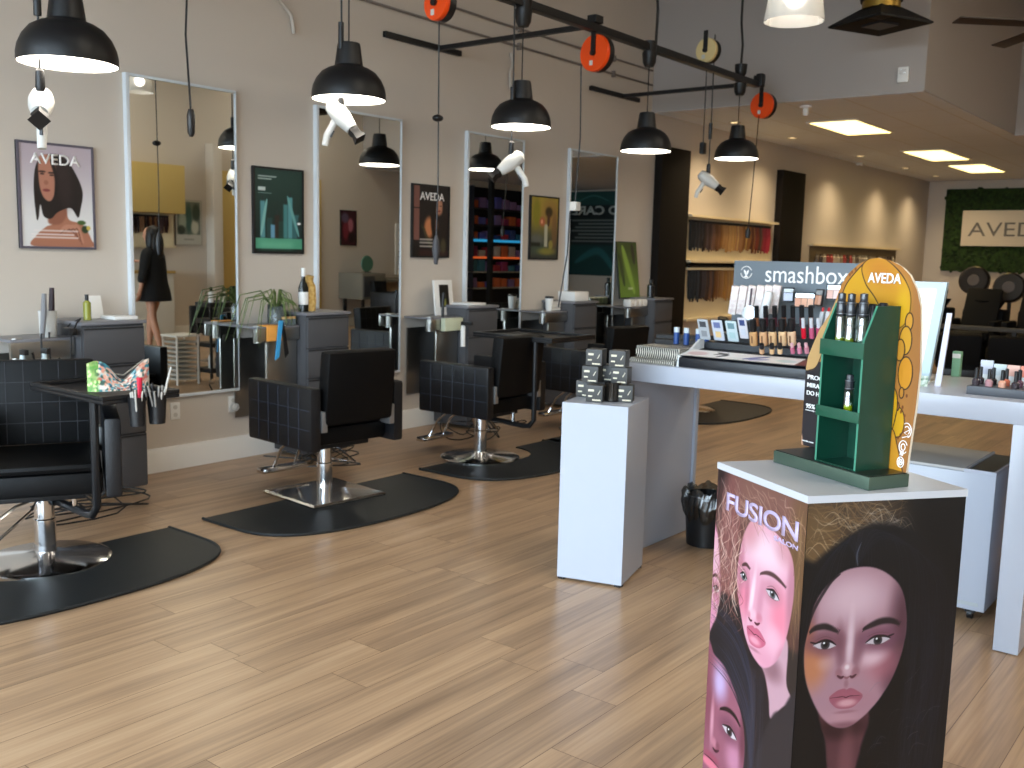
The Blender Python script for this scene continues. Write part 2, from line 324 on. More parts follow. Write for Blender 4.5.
# --- green products poster
A=Art(1,1.33,100,132,'14302c'); A.grad('10241f','1c3c36',0,1.3); A.rect(0,1,.05,.22,'4f9b7c'); A.rect(.1,.8,.05,.16,'7cc4a0',.6,.08)
for x,w_,y1,c in [(.16,.05,.82,'5c9aa0'),(.3,.06,.55,'2b4a48'),(.38,.055,.44,'6fa8c8'),(.46,.05,.6,'35281f'),(.55,.06,.5,'24433c'),(.64,.045,.78,'4a8a8c'),(.74,.05,.9,'5fa2a8'),(.86,.07,.62,'3a6c70'),(.93,.04,.5,'1c2f30')]:
    A.rect(x-w_,x+w_,.22,y1,c,.9,.02); A.rect(x-w_*.4,x+w_*.4,y1,y1+.08,'20302e',.9,.01)
A.stroke([(.12,.25),(.25,.85)],.03,'7fb4b0'); A.stroke([(.93,.25),(.68,.92)],.03,'6aa6a4'); A.ell(.93,.47,.04,.02,'ffffff')
for y,x1 in ((1.2,.45),(1.16,.35)): A.rect(.07,x1,y,y+.02,'c8d6d2',.8,.005)
A.rect(.07,.22,.98,1.04,'d8e4e0',.9,.008); A.rect(.07,.35,.94,.95,'9ab4ae',.7,.005)
poster(4.34,4.79,1.456,2.065,A,'framed green poster of tall product bottles between two mirrors',mat('black_frame','151516',.5))
# --- dark portrait poster
A=Art(1,1.33,90,120,'15100f'); A.rect(0,.17,.3,1.33,'8a5a50',.9,.01); A.rect(0,.17,.9,.92,'201414'); A.rect(.17,1,.0,.12,'3a1c1c',.8,.05)
A.ell(.72,.95,.13,.16,'b07c62',1,.3); A.ell(.45,.55,.14,.2,'c47d50',1,.4); A.ell(.6,.6,.1,.14,'8c5038',1,.5); A.stroke([(.85,1.1),(.62,1.1),(.56,.7),(.6,.3)],.07,'140c0a'); A.stroke([(.86,1.1),(.92,.7),(.85,.2)],.08,'1c0f0c')
A.ell(.68,.97,.03,.01,'2a1410'); A.ell(.77,.97,.03,.01,'2a1410'); A.ell(.73,.87,.04,.015,'7a2e2c'); A.ell(.86,.2,.08,.14,'5c5638',.7,.5)
for k in range(9): A.stroke([(.2+.03*k,.6-.05*k),(.35+.03*k,.5-.05*k)],.01,'3c3a20')
for y in (.3,.24,.17): A.rect(.18,.55,y,y+.03,'c4bcb4',.8,.006)
def ex3(t,w,h): text('AVEDA','lettering',(.021,-w+.09,h-.13),(0,1,0),(0,0,1),.30,.065,WTXT,t,.002,bold=.015)
poster(5.935,6.395,1.445,2.055,A,'framed dark portrait poster behind a hanging cord',mat('black_frame','151516',.5),extra=ex3)
# --- yellow floral poster
A=Art(1,1.33,90,120,'8c7a30'); A.grad('3c4038','a8923a',.2,1.1); A.ell(.7,1.0,.3,.3,'9a7440',.8,.6); A.ell(.2,1.0,.14,.3,'7c7a20',.8,.5); A.ell(.2,.4,.25,.12,'5c605c',.9,.6); A.ell(.25,.2,.3,.12,'3e4c40',.9,.5); A.rect(0,.35,.26,.34,'16160f',.8,.03)
A.rect(.5,.62,.25,.75,'b9b8a4',.9,.02); A.ell(.66,1.02,.13,.11,'2e2410',.9,.4); A.stroke([(.66,1.0),(.64,.7)],.05,'4a2c24'); A.ell(.42,.8,.1,.1,'b0583c',.9,.5); A.ell(.4,.8,.04,.05,'e09a78'); A.ell(.88,.6,.1,.4,'7a5838',.8,.5); A.ell(.6,.15,.3,.08,'8e8436',.8,.6); A.ell(.75,.3,.08,.1,'a09040',.8)
poster(7.545,8.01,1.445,2.055,A,'framed yellow and green floral poster near the far mirrors',mat('black_frame','151516',.5))
# leaning green poster beside the last mirror
A=Art(.6,1,60,90,'5c7434'); A.grad('6f8c3a','4b5a30',0,1); A.stroke([(.15,.95),(.3,.5),(.45,.05)],.07,'8fae4c'); A.stroke([(.45,.98),(.5,.6)],.05,'3a3a30'); A.stroke([(.05,.8),(.15,.2)],.05,'3c4a2c'); A.rect(.25,.4,.14,.18,'d8dcc0',.7,.01)
t=thing('leaning_poster','green photo board leaning on the wall by the last mirror','poster',(-5.70,9.29,1.04)); t.rotation_euler=(0,-.13,0)
MB().box(-.02,-.002,-.21,.21,0,.62,.003).build('board',mat('board_edge','30332c',.6),t); A.mesh('print',(0,-.2,.01),(0,.4/.6,0),(0,0,.6),PRINT,t)
# ============================================================ outlets and small wall fittings
for y,l in ((3.70,'white wall outlet below the left mirror, nearer the tray'),(4.16,'white wall outlet with a plug below the left mirror')):
    t=thing('wall_outlet',l,'outlet',(-5.8,y,.395)); MB().box(0,.008,-.036,.036,-.058,.058,.003).build('cover_plate',WHITE,t)
    for z in (-.026,.026): MB().axl([(.015,0),(.015,.003)],(.008,0,z),(1,0,0),12).build('socket',mat('socket','c8c4bc',.5),t)
    if y>4: MB().axl([(.028,0),(.028,.03),(.02,.035),(0,.035)],(.011,0,-.02),(1,0,0)).build('plug',DRYW,t)
# conduits on the wall above
for z,l,ya in ((3.38,'lower thin grey conduit running along the upper left wall',4.4),(3.535,'upper thin grey conduit running along the upper left wall',5.6)):
    t=thing('conduit_pipe',l,'pipe',(-5.78,0,z)); MB().tube([(0,ya,.02),(0,7,0),(0,9.7,0)],.011,8).build('pipe',mat('conduit_paint','7d756f',.6),t)
    for ys in (7.3,8.9): MB().box(-.02,.015,ys,ys+.03,-.03,.03).build('strap',mat('conduit_paint','7d756f',.6),t)
tag(MB().tube([(-5.79,4.3,3.3),(-5.77,4.55,3.24),(-5.77,4.68,3.14),(-5.78,4.71,3.02)],.014,8).build('hose',mat('hose_white','b8b0a6',.6)),'short pale hose curling down the wall at the top left','hose')
tag(MB().tube([(-5.77,7.18,3.3),(-5.76,7.2,3.2),(-5.76,7.16,3.12),(-5.77,7.19,3.0),(-5.76,7.17,2.98)],.015,6).build('cable_bundle',mat('hose_white','b8b0a6',.6)),'pale coiled cable hanging on the wall beside the second orange reel','cable')
# ============================================================ truss, arms, reels
RX=-4.23; RZ=3.16
t=thing('ceiling_rail','long black rail hanging above the styling chairs','rail',(RX,5.6,RZ))
MB().box(-.032,.032,-5.8,3.45,-.028,.028,.004).build('beam',BLKM,t)
for y in (.65,3.5): MB().box(-.04,.04,y-.05,y+.05,.035,.09,.006).build('clamp',BLKM,t)
MB().box(.0,.06,3.42,3.50,-.02,.10,.008).build('end_cap',BLKM,t)
for y in (-2.2,1.5,3.05): MB().tube([(0,y+.03,.03),(.02,y+.01,.3),(0,y,.5),(0,y,HC-RZ)],.012,6).build('suspension_cable',BLKM,t)
for ya,yb,l in ((5.6,6.5,'nearer black wall bar with an arm to the rail'),(8.49,9.43,'farther black wall bar with an arm to the rail')):
    ym=6.24 if ya<7 else 9.1
    t=thing('rail_bracket',l,'bracket',(-5.8,ym,3.18)); MB().box(.005,.04,ya-ym,yb-ym,-.022,.022,.003).build('wall_bar',BLKM,t)
    MB().box(.04,5.8+RX-.032,-.018,.018,-.018,.018).build('arm',BLKM,t)
def reel(y,z,r,m,l,face=1):
    t=thing('cord_reel',l,'reel',(RX,y,z)); t.rotation_euler=(0,0,-.12)
    MB().axl([(0,0),(r*.97,0),(r,.008),(r,.03),(r*.97,.036),(0,.036)],(0,-.0,0),(0,1,0),32).build('disc',m,t)
    MB().axl([(r*.98,0),(r*.98,.05),(0,.05)],(0,.036,0),(0,1,0),32).build('rear_case',BLKP,t)
    MB().box(-.02,.02,-.012,-.001,-.005,r+.06).axl([(.022,0),(.022,.02),(0,.02)],(0,0,0),(0,-1,0),12).build('hanger',BLKM,t)
    MB().box(-.035,-.005,-.004,-.001,-.5*r-.02,-.5*r+.015).build('sticker',DRYW,t)
    return t
reel(4.52,2.99,.105,ORANGE,'orange cord reel at the top centre, nearest of the three orange reels')
reel(6.24,2.985,.135,ORANGE,'orange cord reel in the middle of the rail')
reel(9.17,2.985,.125,ORANGE,'orange cord reel at the far end of the rail')
t=reel(7.98,3.30,.105,CREAMP,'cream cord reel standing above the rail')
# ============================================================ pendants
def pendant():
    t=thing('pendant_lamp','','lamp'); D=.205
    outer=[(.06,.30),(.058,.305),(.0,.31)]
    prof=[(D,0),(D,.035),(.198,.07),(.18,.11),(.15,.147),(.115,.168),(.085,.178),(.078,.185),(.064,.29),(.06,.305),(0,.307)]
    inner=[(D-.004,.0),(D-.005,.035),(.19,.07),(.172,.108),(.143,.142),(.108,.162),(0,.172)]
    MB().lathe(prof,n=48,cap=False).build('lamp_shade',BLKM,t)
    MB().lathe(inner,n=48,cap=False).build('shade_lining',DRYW,t)
    MB().lathe([(0,.004),(D-.006,.004),(D-.006,.007),(0,.009)],n=48,cap=False).build('diffuser',LAMPIN,t)
    return t
P0=pendant()
pl_=['black dome pendant lamp at the top left, largest in view','black dome pendant lamp above the second chair','black dome pendant lamp above the third chair, under a canopy on the rail','black dome pendant lamp fourth from the left, before the dark wood panel','black dome pendant lamp farthest along the rail']
for i,((y,z),l) in enumerate(zip([(2.22,2.26),(3.83,2.325),(5.39,2.35),(7.04,2.345),(8.69,2.43)],pl_)):
    p=P0 if i==0 else copy_tree(P0); p.location=(RX,y,z); p['label']=l; p['group']='black pendant lamps hung from the rail'
    MB().tube([(0,0,.3),(0,0,RZ-z-.17)],.004,6).build('cord',BLKM,p)
    MB().lathe([(.035,RZ-z-.15),(.052,RZ-z-.12),(.06,RZ-z-.04),(0,RZ-z-.04)],n=20).build('canopy',BLKM,p)
    bpy.context.view_layer.update()
# white glass lamps
def glass_lamp(x,y,z,l):
    t=thing('glass_pendant','','lamp',(x,y,z)); t['label']=l; t['group']='white glass lamps over the display table'
    MB().lathe([(.14,0),(.138,.02),(.128,.09),(.112,.17),(.085,.22),(.04,.24)],n=32,cap=False).lathe([(.136,0),(.132,.03),(.108,.165),(.082,.212),(.04,.232)],n=32,cap=False).build('lamp_shade',mat('frosted_glass','f2efe8',.35,trans=.55,ior=1.2,alpha=.95),t)
    MB().ball((0,0,.10),(.035,.035,.05)).build('bulb',mat('lamp_bulb','ffffff',.5,emit='fff6ec',es=16),t)
    MB().lathe([(.045,.235),(.045,.3),(0,.31)]).tube([(0,0,.3),(0,0,HC-z)],.004,6).build('cord',BLKM,t)
glass_lamp(-1.98,4.6,2.62,'white glass bell lamp hanging at the top right')
glass_lamp(-1.98,5.78,3.06,'white glass bell lamp seen only as a reflection in the left mirror')
# ============================================================ hair dryers on cords
def dryer(px,py,y,top,a,h,l,sc=1.0,fn=None):
    """px,py: dryer centre; a: nozzle direction, h: handle direction"""
    p=PXX(px,py,RX); t=thing('hair_dryer',l,'hair dryer',p,group='white hair dryers hanging on cords')
    a=Vector(a).normalized(); h=Vector(h).normalized(); s=sc
    MB().axl([(0,-.10),(.025,-.098),(.045,-.08),(.052,-.03),(.05,.02),(.038,.08),(.033,.1)],(0,0,0),a,24).build('body',DRYW,t)
    MB().axl([(.034,.098),(.036,.12),(.03,.135),(.045,.175),(0,.175)],(0,0,0),a,4).build('nozzle',BLKP,t)
    MB().tube([(a*-.02+h*.03),(a*-.02+h*.08),(a*-.025+h*.14),(a*-.01+h*.19)],.02,12,rr=[.024,.02,.021,.018]).build('handle',DRYW,t)
    MB().box(-.006,.006,-.006,.006,.0,.04,M=Matrix.Translation(a*-.002+h*.09)@h.to_track_quat('Z','Y').to_matrix().to_4x4()).build('switch',BLKP,t)
    MB().axl([(.012,0),(.02,.02),(.018,.09),(.01,.1)],(0,0,.045),(0,0,1),12).build('cord_sleeve',BLKP,t)
    MB().tube([(0,0,.13),(0,0,.3),(.004,0,.5),(0,0,top-p.z)],.0055,6).build('cord',BLKM,t)
    MB().cyl((0,0,.36),(0,0,.5),.016).build('cord_grip',BLKP,t)
r_=RV; d_=Vector((0,0,1)); f_=FW
dryer(41,104,2.1,HC,-f_*.75-d_*.45+r_*.3,-d_*.95-r_*.02,'white hair dryer hanging in front of the left pendant lamp')
dryer(341,116,3.8,RZ+.1,r_*.62-d_*.7-f_*.2,-r_*.42-d_*.85,'white hair dryer hanging below the second pendant lamp')
dryer(511,163,5.3,RZ+.1,-r_*.75-d_*.6-f_*.2,r_*.5-d_*.8,'white hair dryer hanging below the third pendant lamp')
dryer(708,180,8,RZ+.3,r_*.75-d_*.55-f_*.1,-r_*.45-d_*.8,'white hair dryer hanging in front of the cream wall')
def hang(px,py0,x,top,l,kind,cat,drop=None,sway=0):
    p=PXX(px,py0,x); t=thing(kind,l,cat,p); return t,p
t,p=hang(191,122,RX,0,'black curling wand holder hanging on a cord in front of the left mirror','hanging_socket','socket')
MB().tube([(0,0,.06),(0,-.02,.4),(0,.01,.9),(0,0,HC-p.z)],.005,6).build('cord',BLKM,t); MB().lathe([(.008,-.07),(.018,-.05),(.02,.03),(.012,.06)],n=14).build('socket',BLKP,t)
t,p=hang(436,250,RX,0,'black ball stop and grey plug hanging from the nearest orange reel','hanging_plug','plug')
MB().tube([(0,0,.03),(.0,.01,.4),(0,0,2.92-p.z)],.0045,6).build('cord',BLKM,t); MB().ball((0,0,PXX(437,118,RX).z-p.z),(.035,.035,.022)).build('stop_ball',BLKP,t); MB().lathe([(.012,-.09),(.016,-.06),(.026,.0),(.018,.06),(.008,.09)],n=14).build('plug',mat('grey_plastic','3c3c40',.5),t)
t,p=hang(575,206,RX-.0,0,'white plug box hanging from the middle orange reel','hanging_plug','plug')
MB().tube([(.0,.02,2.88-p.z),(0,.04,.5),(0,0,.03),(-.03,-.02,-.05),(-.02,-.05,-.35),(-.06,-.09,-.75)],.005,6).build('cord',BLKM,t); MB().box(-.03,.03,-.03,.03,-.035,.03,.006).build('plug',DRYW,t)
t,p=hang(748,232,RX,0,'black plug hanging from the far orange reel','hanging_plug','plug')
MB().tube([(0,.1,2.88-p.z),(0,.05,.5),(0,0,.02)],.005,6).build('cord',BLKM,t); MB().lathe([(.02,-.06),(.028,0),(.012,.04)],n=12).build('plug',BLKP,t)
t,p=hang(703,146,RX,0,'small black plug hanging from the cream reel','hanging_plug','plug')
MB().tube([(0,0,RZ+.1-p.z),(0,0,.02)],.005,6).build('cord',BLKM,t); MB().box(-.02,.02,-.03,.03,-.07,.03,.006).build('plug',BLKP,t)
# ============================================================ low ceiling lights, diffuser, fan
for i,(y0,y1,l) in enumerate([(11.25,12.55,'nearest rectangular light panel in the low ceiling'),(14.75,16.25,'middle rectangular light panel in the low ceiling'),(17.1,18.6,'farthest rectangular light panel in the low ceiling')]):
    t=thing('ceiling_light',l,'ceiling light',(-4.32,(y0+y1)/2,3.09),group='light panels in the low ceiling'); h=(y1-y0)/2
    MB().box(-.3,.3,-h,h,-.012,0,.002).build('frame',WHITE,t); MB().box(-.265,.265,-h+.03,h-.03,-.018,-.012).build('diffuser',mat('panel_light','ffffff',.5,emit='ffe08c',es=2.2),t)
c=PZ(880,24,3.5); t=thing('air_diffuser','black square cone air diffuser hanging under the ceiling','vent',(c.x,c.y,3.50),-.10)
M=Matrix.Rotation(.43,4,'Z')
MB().lathe([(.42,-.015),(.42,0),(.22,.10),(.14,.14)],n=4,M=M,cap=False).lathe([(.40,-.015),(.22,.08),(0,.08)],n=4,M=M,cap=False).build('cone',mat('vent_black','0f0e0f',.6),t)
MB().lathe([(.15,-.02),(.15,.0),(0,.0)],n=4,M=M).build('centre_plate',mat('vent_grey','2a282a',.5),t)
MB().lathe([(.155,.12),(.155,.18)],n=28).build('collar',mat('brass_tape','9a7a34',.35,.7),t); MB().lathe([(.17,.18),(.17,HC-3.5)],n=28).build('duct',mat('vent_black','0f0e0f',.6),t)
c=PZ(1060,10,3.4); t=thing('ceiling_fan','dark ceiling fan entering the picture at the top right corner','fan',(c.x,c.y,3.3))
MB().lathe([(.0,-.12),(.12,-.1),(.14,0),(.1,.1),(.03,.14),(.03,HC-3.3)],n=24).build('motor',mat('bronze','2a201c',.5,.3),t)
for k in range(4):
    a=k*PI/2+.75; MB().box(.12,.8,-.06,.06,-.01,0,.004,M=Matrix.Rotation(a,4,'Z')@Matrix.Rotation(.15,4,'X')).build('blade',mat('fan_wood','2c221e',.6),t)
p=PY(904,75,9.756); t=thing('emergency_strobe','small white alarm box on the bulkhead face','alarm',(p.x,9.756,p.z)); MB().box(-.05,.05,-.035,0,-.07,.07,.008).build('housing',WHITE,t); MB().box(-.03,.03,-.05,-.035,.0,.05,.008).build('lens',GLS,t)
p=PZ(806,106,3.09); t=thing('smoke_sensor','small white sensor under the low ceiling','sensor',(p.x,p.y,3.09)); MB().lathe([(0,-.1),(.025,-.1),(.03,-.03),(.06,-.02),(.06,0),(0,0)],n=20).build('housing',WHITE,t)
p=PXX(857,163,-5.8); t=thing('wall_camera','small pale camera high on the cream wall','camera',(-5.8,p.y,p.z)); MB().box(0,.03,-.04,.04,-.04,.04,.005).axl([(.03,0),(.04,.08),(0,.08)],(.03,0,0),(1,0,-.2),16).build('housing',WHITE,t)
# ============================================================ dark panels, swatch boards, niche
for y0,y1,l in ((9.86,10.52,'tall dark wood panel on the wall beside the last mirror'),(13.2,14.0,'tall dark wood panel beyond the hair swatches')):
    t=thing('wood_panel',l,'panel',(-5.8,(y0+y1)/2,0)); MB().box(.003,.10,-(y1-y0)/2,(y1-y0)/2,.165,2.74,.004).build('board',WOODD,t)
def swatches(y0,y1,z0,z1,l,x=-5.8,sg=1,cols=None,n=56,red=True):
    t=thing('hair_swatch_display',l,'hair swatches',(x,(y0+y1)/2,z0)); w=(y1-y0)/2
    BO=mat('swatch_board','d8c9a8',.6)
    MB().box(*sorted((0,.02*sg)),-w-.1,w+.1,-.22,z1-z0+.06).box(*sorted((.02*sg,.12*sg)),-w-.1,w+.1,z1-z0+.03,z1-z0+.06).box(*sorted((.02*sg,.1*sg)),-w-.1,w+.1,-.25,-.22).build('board',BO,t)
    MB().box(*sorted((.02*sg,.05*sg)),-w,w,z1-z0-.03,z1-z0).build('hanging_bar',DGREY,t)
    C=cols or ['0a0808','120c0a','1c110c','2e1a10','40240f','59340f','6e4418','855a24','9a6c30','a87c3e','b58c4c','96683a','b8904e','7a4c22','8c5a2a','5a2e16','6c2a14','3e2a18','8a1020','a01828']
    for i in range(n):
        f=i/n; c=C[min(int(f*len(C)+random.uniform(-.6,.6)),len(C)-1) if f*len(C)>.6 else 0]
        yy=-w+(i+.5)*2*w/n; zz=random.uniform(-.03,.03)
        MB().tube([(.035*sg,yy,z1-z0-.02),(.045*sg,yy+random.uniform(-.004,.004),(z1-z0)*.5),(.04*sg,yy+random.uniform(-.01,.01),zz)],.01,5,rr=[w/n*.8,w/n*1.05,w/n*.5]).build('hair_swatch',mat('hair_'+c,c,.55),t)
swatches(10.68,13.0,1.60,1.95,'upper row of hair swatches from black to blonde and red')
swatches(10.70,13.0,.98,1.41,'lower row of hair swatches below the upper board')
t=thing('wall_niche','long shallow wall niche lined with small bottles','niche',(-5.8,16.6,1.45)); MB().box(.0,.01,-2.05,2.05,0,.28).build('back_panel',mat('niche_back','7a6a50',.7),t); MB().box(.0,.08,-2.1,2.1,.27,.3).box(0,.08,-2.1,2.1,-.03,0).build('shelf',mat('swatch_board','d8c9a8',.6),t)
for i in range(26):
    c=random.choice(['b0a088','8c7a60','4c3a2c','c0b49c','a03c30','6a5a48']); b=MB().lathe([(.035,0),(.035,.10),(.015,.12),(.015,.15),(0,.15)],(-5.75,14.75+i*.145,1.451),8).build('bottle',mat('b_'+c,c,.5)); tag(b,'small %s bottle in the wall niche, %d places from its near end'%({'b0a088':'beige','8c7a60':'brown','4c3a2c':'dark','c0b49c':'cream','a03c30':'red','6a5a48':'taupe'}[c],i+1),'bottle','bottles in the wall niche')
# moss wall and sign
p0=PY(947,190,YB); p1=PY(943,270,YB)
t=thing('moss_wall','dark green moss panel on the far back wall','moss panel',(-3.9,YB,2.14))
MS=noisy('moss','16260f','2c4418',18,.95,bump=.8); MB().box(-1.55,1.55,-.08,0,-.78,.79,.01).build('moss',MS,t)
g=MB()
for k in range(420):
    u,v=random.uniform(-1.55,1.55),random.uniform(-.78,.79); g.ball((u,-.085,v),(random.uniform(.02,.05),.03,random.uniform(.02,.05)),6)
o=g.build('moss_tufts',MS,t); o['kind']='stuff'
t=thing('salon_sign','pale rectangular sign board mounted on the moss panel','sign',(-3.9,YB-.12,2.18)); MB().box(-1.2,1.2,-.04,0,-.335,.335,.01).build('board',mat('sign_board','cfc3ae',.6),t)
# 
text('AVEDA','lettering',(-1.08,-.041,-.15),(1,0,0),(0,0,1),1.5,.26,BTXT,t,.006)

for i,(x,y) in enumerate([(-.6,3.2),(1.6,3.2),(-.6,7.6),(1.6,7.6),(1.6,11.4)]):  # unseen panels, added to brighten the right side and what the mirrors reflect
    t=thing('ceiling_light','added square fill panel under the high ceiling, %s, outside the picture'%['near left','near right','middle left','middle right','far right'][i],'ceiling light',(x,y,HC),group='added square fill panels under the high ceiling')
    MB().box(-.6,.6,-.6,.6,-.06,0,.003).build('frame',WHITE,t); MB().box(-.57,.57,-.57,.57,-.065,-.06).build('diffuser',mat('high_fill_panel','ffffff',.5,emit='fff3dc',es=6),t)

for i,y in enumerate((10.9,12.6,15.2,17.4,19.2)):
    t=thing('recessed_spot','small recessed spotlight in the low ceiling by the cream wall, %s from the bulkhead'%['first','second','third','fourth','fifth'][i],'spotlight',(-5.35,y,3.09),group='recessed spotlights along the cream wall')
    MB().lathe([(.07,-.004),(.07,0),(.05,0),(.05,-.004)],n=20,cap=False).build('rim',mat('spot_rim','8a847c',.6),t)
    MB().lathe([(0,-.002),(.048,-.002)],n=16,cap=False).build('bulb',mat('spot_bulb','ffffff',.5,emit='ffdc9c',es=1),t)
    L=bpy.data.lights.new('spot','SPOT'); L.energy=60; L.color=(1,.78,.48); L.spot_size=2.5; L.spot_blend=1; L.shadow_soft_size=.05
    o=bpy.data.objects.new('spot',L); COL.objects.link(o); o.location=(-5.35,y,3.07); o.rotation_euler=(0,-.25,0)
# ============================================================ styling stations
def station(ym,label,first=None):
    """ym = left edge of the mirror; origin on the wall at the floor"""
    if first: return copy_tree(first,(-5.8,ym,0),label=label)
    t=thing('styling_station',label,'styling station',(-5.8,ym,0),group='grey styling stations under the mirrors')
    MB().box(.03,.39,-.53,-.14,.03,1.03,.003).build('cabinet_body',GREY,t)
    for a,b in ((.80,1.015),(.585,.79),(.37,.575),(.04,.36)):
        d=MB().box(.39,.408,-.525,-.145,a,b,.003).build('drawer',GREY,t)
        MB().box(.4085,.4125,-.52,-.15,b-.012,b-.004).build('pull_edge',DGREY,d)
    MB().box(.02,.415,-.54,-.13,1.03,1.05,.002).build('worktop',mat('station_top','77767a',.35),t)
    MB().box(.02,.33,-.90,-.54,.945,.96,.002).build('shelf',mat('station_top','77767a',.35),t)
    MB().box(.31,.33,-.90,-.54,.86,.945,.002).build('shelf_front',STEEL,t)
    MB().box(.025,.03,-.87,-.54,.3,.86,.001).build('splash_panel',STEEL,t)
    MB().box(.28,.30,-.80,-.54,.45,.86,.001).build('apron_panel',STEEL,t)
    o=MB(); o.lathe([(.035,0),(.035,.12)],(.26,-.84,.845),16); o.bm.verts.ensure_lookup_table(); o.build('tool_holder',STEEL,t)
    return t
S1=station(3.39,'grey styling station with drawers behind the left chair, nearest the door')
station(5.03,'grey styling station with the spider plant on its shelf',S1); station(6.75,'grey styling station with the white picture frame on it',S1); station(8.31,'grey styling station with the white cup, below the floral poster',S1)
station(9.83,'grey styling station beside the tall dark wood panel',S1)
# --- things on the stations
def bottle(x,y,z,r,h,c,l,cap='141416',trans=False,grp=None,name='bottle'):
    t=thing(name,l,'bottle',(x,y,z),group=grp)
    MB().lathe([(0,0),(r,0),(r,h*.68),(r*.5,h*.76),(r*.4,h*.8)],n=16,cap=False).build('body',mat('btl_'+c,c,.25,coat=.4),t)
    MB().lathe([(r*.5,h*.76),(r*.5,h),(0,h)],n=12).build('cap',mat('cap_'+cap,cap,.4),t); return t
bottle(-5.52,2.96,.0+1.051,.022,.15,'8d8f3a','olive oil bottle with a black cap on the left station')
t=thing('picture_stand','white tilted card leaning at the wall on the left station','card',(-5.62,3.07,1.051)); MB().box(-.006,0,-.05,.05,0,.14,.001,M=Matrix.Rotation(-.25,4,'Y')).build('card',WHITE,t)
t=thing('notepad','white pad lying flat on the left station','pad',(-5.52,3.16,1.051)); MB().box(-.08,.08,-.075,.075,0,.02,.003).build('pad',WHITE,t)
for k,(x,y,c,lab,hh) in enumerate([(-5.50,2.68,'77777a','grey flat iron standing in the holder at the left station',.25),(-5.55,2.75,'2b1c24','dark curling iron standing in the white cup at the left station',.28)]):
    t=thing('styling_iron',lab,'styling iron',(x,y,.961)); MB().tube([(0,0,0),(.01,.01,hh*.6),(0,.02,hh)],.014,10,rr=[.012,.017,.013]).build('barrel',mat('iron_'+c,c,.35),t); MB().tube([(0,0,.02),(.05,-.03,.03),(.09,-.05,-.1),(.1,-.03,-.3)],.005,6).build('cord',BLKM,t)
t=thing('white_cup','white cup holding irons at the left station','cup',(-5.57,2.75,.961)); MB().lathe([(0,0),(.045,0),(.05,.15),(.047,.15),(.042,.006),(0,.006)],n=24,cap=False).build('cup',DRYW,t)
for k,(y,l) in enumerate([(2.50,'white spray bottle hanging left of the left station'),(2.62,'clear pale spray bottle hanging below the left station shelf')]):
    t=thing('spray_bottle',l,'spray bottle',(-5.36,y,.70)); MB().lathe([(0,0),(.032,0),(.036,.12),(.014,.17),(.014,.19)],n=16).build('body',mat('pale_bottle','c4d2d4',.25),t); MB().box(-.012,.05,-.012,.012,.19,.22,.004).build('trigger',BLKP,t)
t=thing('hair_clipper','dark hair clipper with a tangled cord on the left station shelf','clipper',(-5.45,2.80,.975)); MB().box(-.03,.07,-.025,.025,0,.045,.012).build('body',BLKP,t); MB().tube([(-.03,0,.02),(-.06,.05,.06),(0,.08,.09),(.05,.03,.07),(.08,-.02,.0),(.07,-.02,-.2),(.06,.0,-.4),(.0,.02,-.8)],.005,6).build('cord',BLKM,t)
tag(MB().tube([(-5.35,2.55,.9),(-5.3,2.6,.55),(-5.34,2.72,.45),(-5.3,2.78,.7),(-5.36,2.7,.86)],.006,6).build('looped_cable',BLKM),'black cord looping below the shelf of the left station','cord')
t=thing('wall_plate','grey metal box on the wall left of the left station','box',(-5.8,2.78,.88)); MB().box(0,.02,-.075,.06,-.08,.08,.004).build('cover',STEEL,t)
# station 2
t=thing('spider_plant','spider plant in a glass jar with long arching leaves','plant',(-5.56,4.36,.961))
MB().lathe([(0,0),(.05,0),(.055,.10),(.04,.13)],n=20,cap=False).build('jar',mat('jar_glass','9aa7a8',.1,trans=.7),t)
g=MB(); 
for k in range(34):
    a=random.uniform(0,2*PI); L=random.uniform(.12,.34); hh=random.uniform(.12,.26); dr=random.uniform(-.25,.12)
    L*=.5; hh*=.6; dr=dr*.4
    if k<7: L=random.uniform(.25,.36); a=-PI/2+random.uniform(-.6,.4); dr=random.uniform(-.3,-.1)
    ca,sa=math.cos(a),math.sin(a); ca=abs(ca) if ca<-.4 else ca
    g.tube([(0,0,.10),(ca*L*.3,sa*L*.3,.1+hh),(ca*L*.7,sa*L*.7,.1+hh*.8),(ca*L,sa*L,.1+dr)],.006,4,rr=[.003,.005,.004,.001])
g.build('leaves',noisy('leaf','4a6030','78884c',30,.5),t)
t=thing('hair_clips_strap','blue strap hanging over the shelf edge with dark strands','strap',(-5.465,4.29,.97)); MB().prism([(.02,.0,.03),(.02,.035,.03),(.02,.0,-.22),(.02,-.035,-.24)],(.006,0,0)).build('blue_band',mat('strap_blue','3fa0d8',.6),t); MB().prism([(.018,.02,.02),(.018,.045,.02),(.018,.085,-.2),(.018,.055,-.23)],(.005,0,0)).build('dark_band',BLKP,t)
t=thing('orange_cloth','orange cloth folded over the shelf front','cloth',(-5.465,4.26,.87)); MB().box(.0,.012,-.06,.08,-.01,.095,.004).box(-.1,.012,-.06,.08,.09,.097,.002).build('cloth',mat('cloth_orange','e8a04a',.85),t)
t=thing('wine_bottle','black bottle with white label and pale cap on the second station','bottle',(-5.52,4.57,1.051)); MB().lathe([(0,0),(.036,0),(.036,.17),(.014,.23),(.014,.25)],n=20,cap=False).build('body',mat('bottle_black','101410',.15),t); MB().lathe([(.0365,.05),(.0365,.14)],n=20,cap=False).build('label_band',WHITE,t); MB().lathe([(.016,.25),(.016,.31),(0,.31)],n=14).build('cap',WHITE,t)
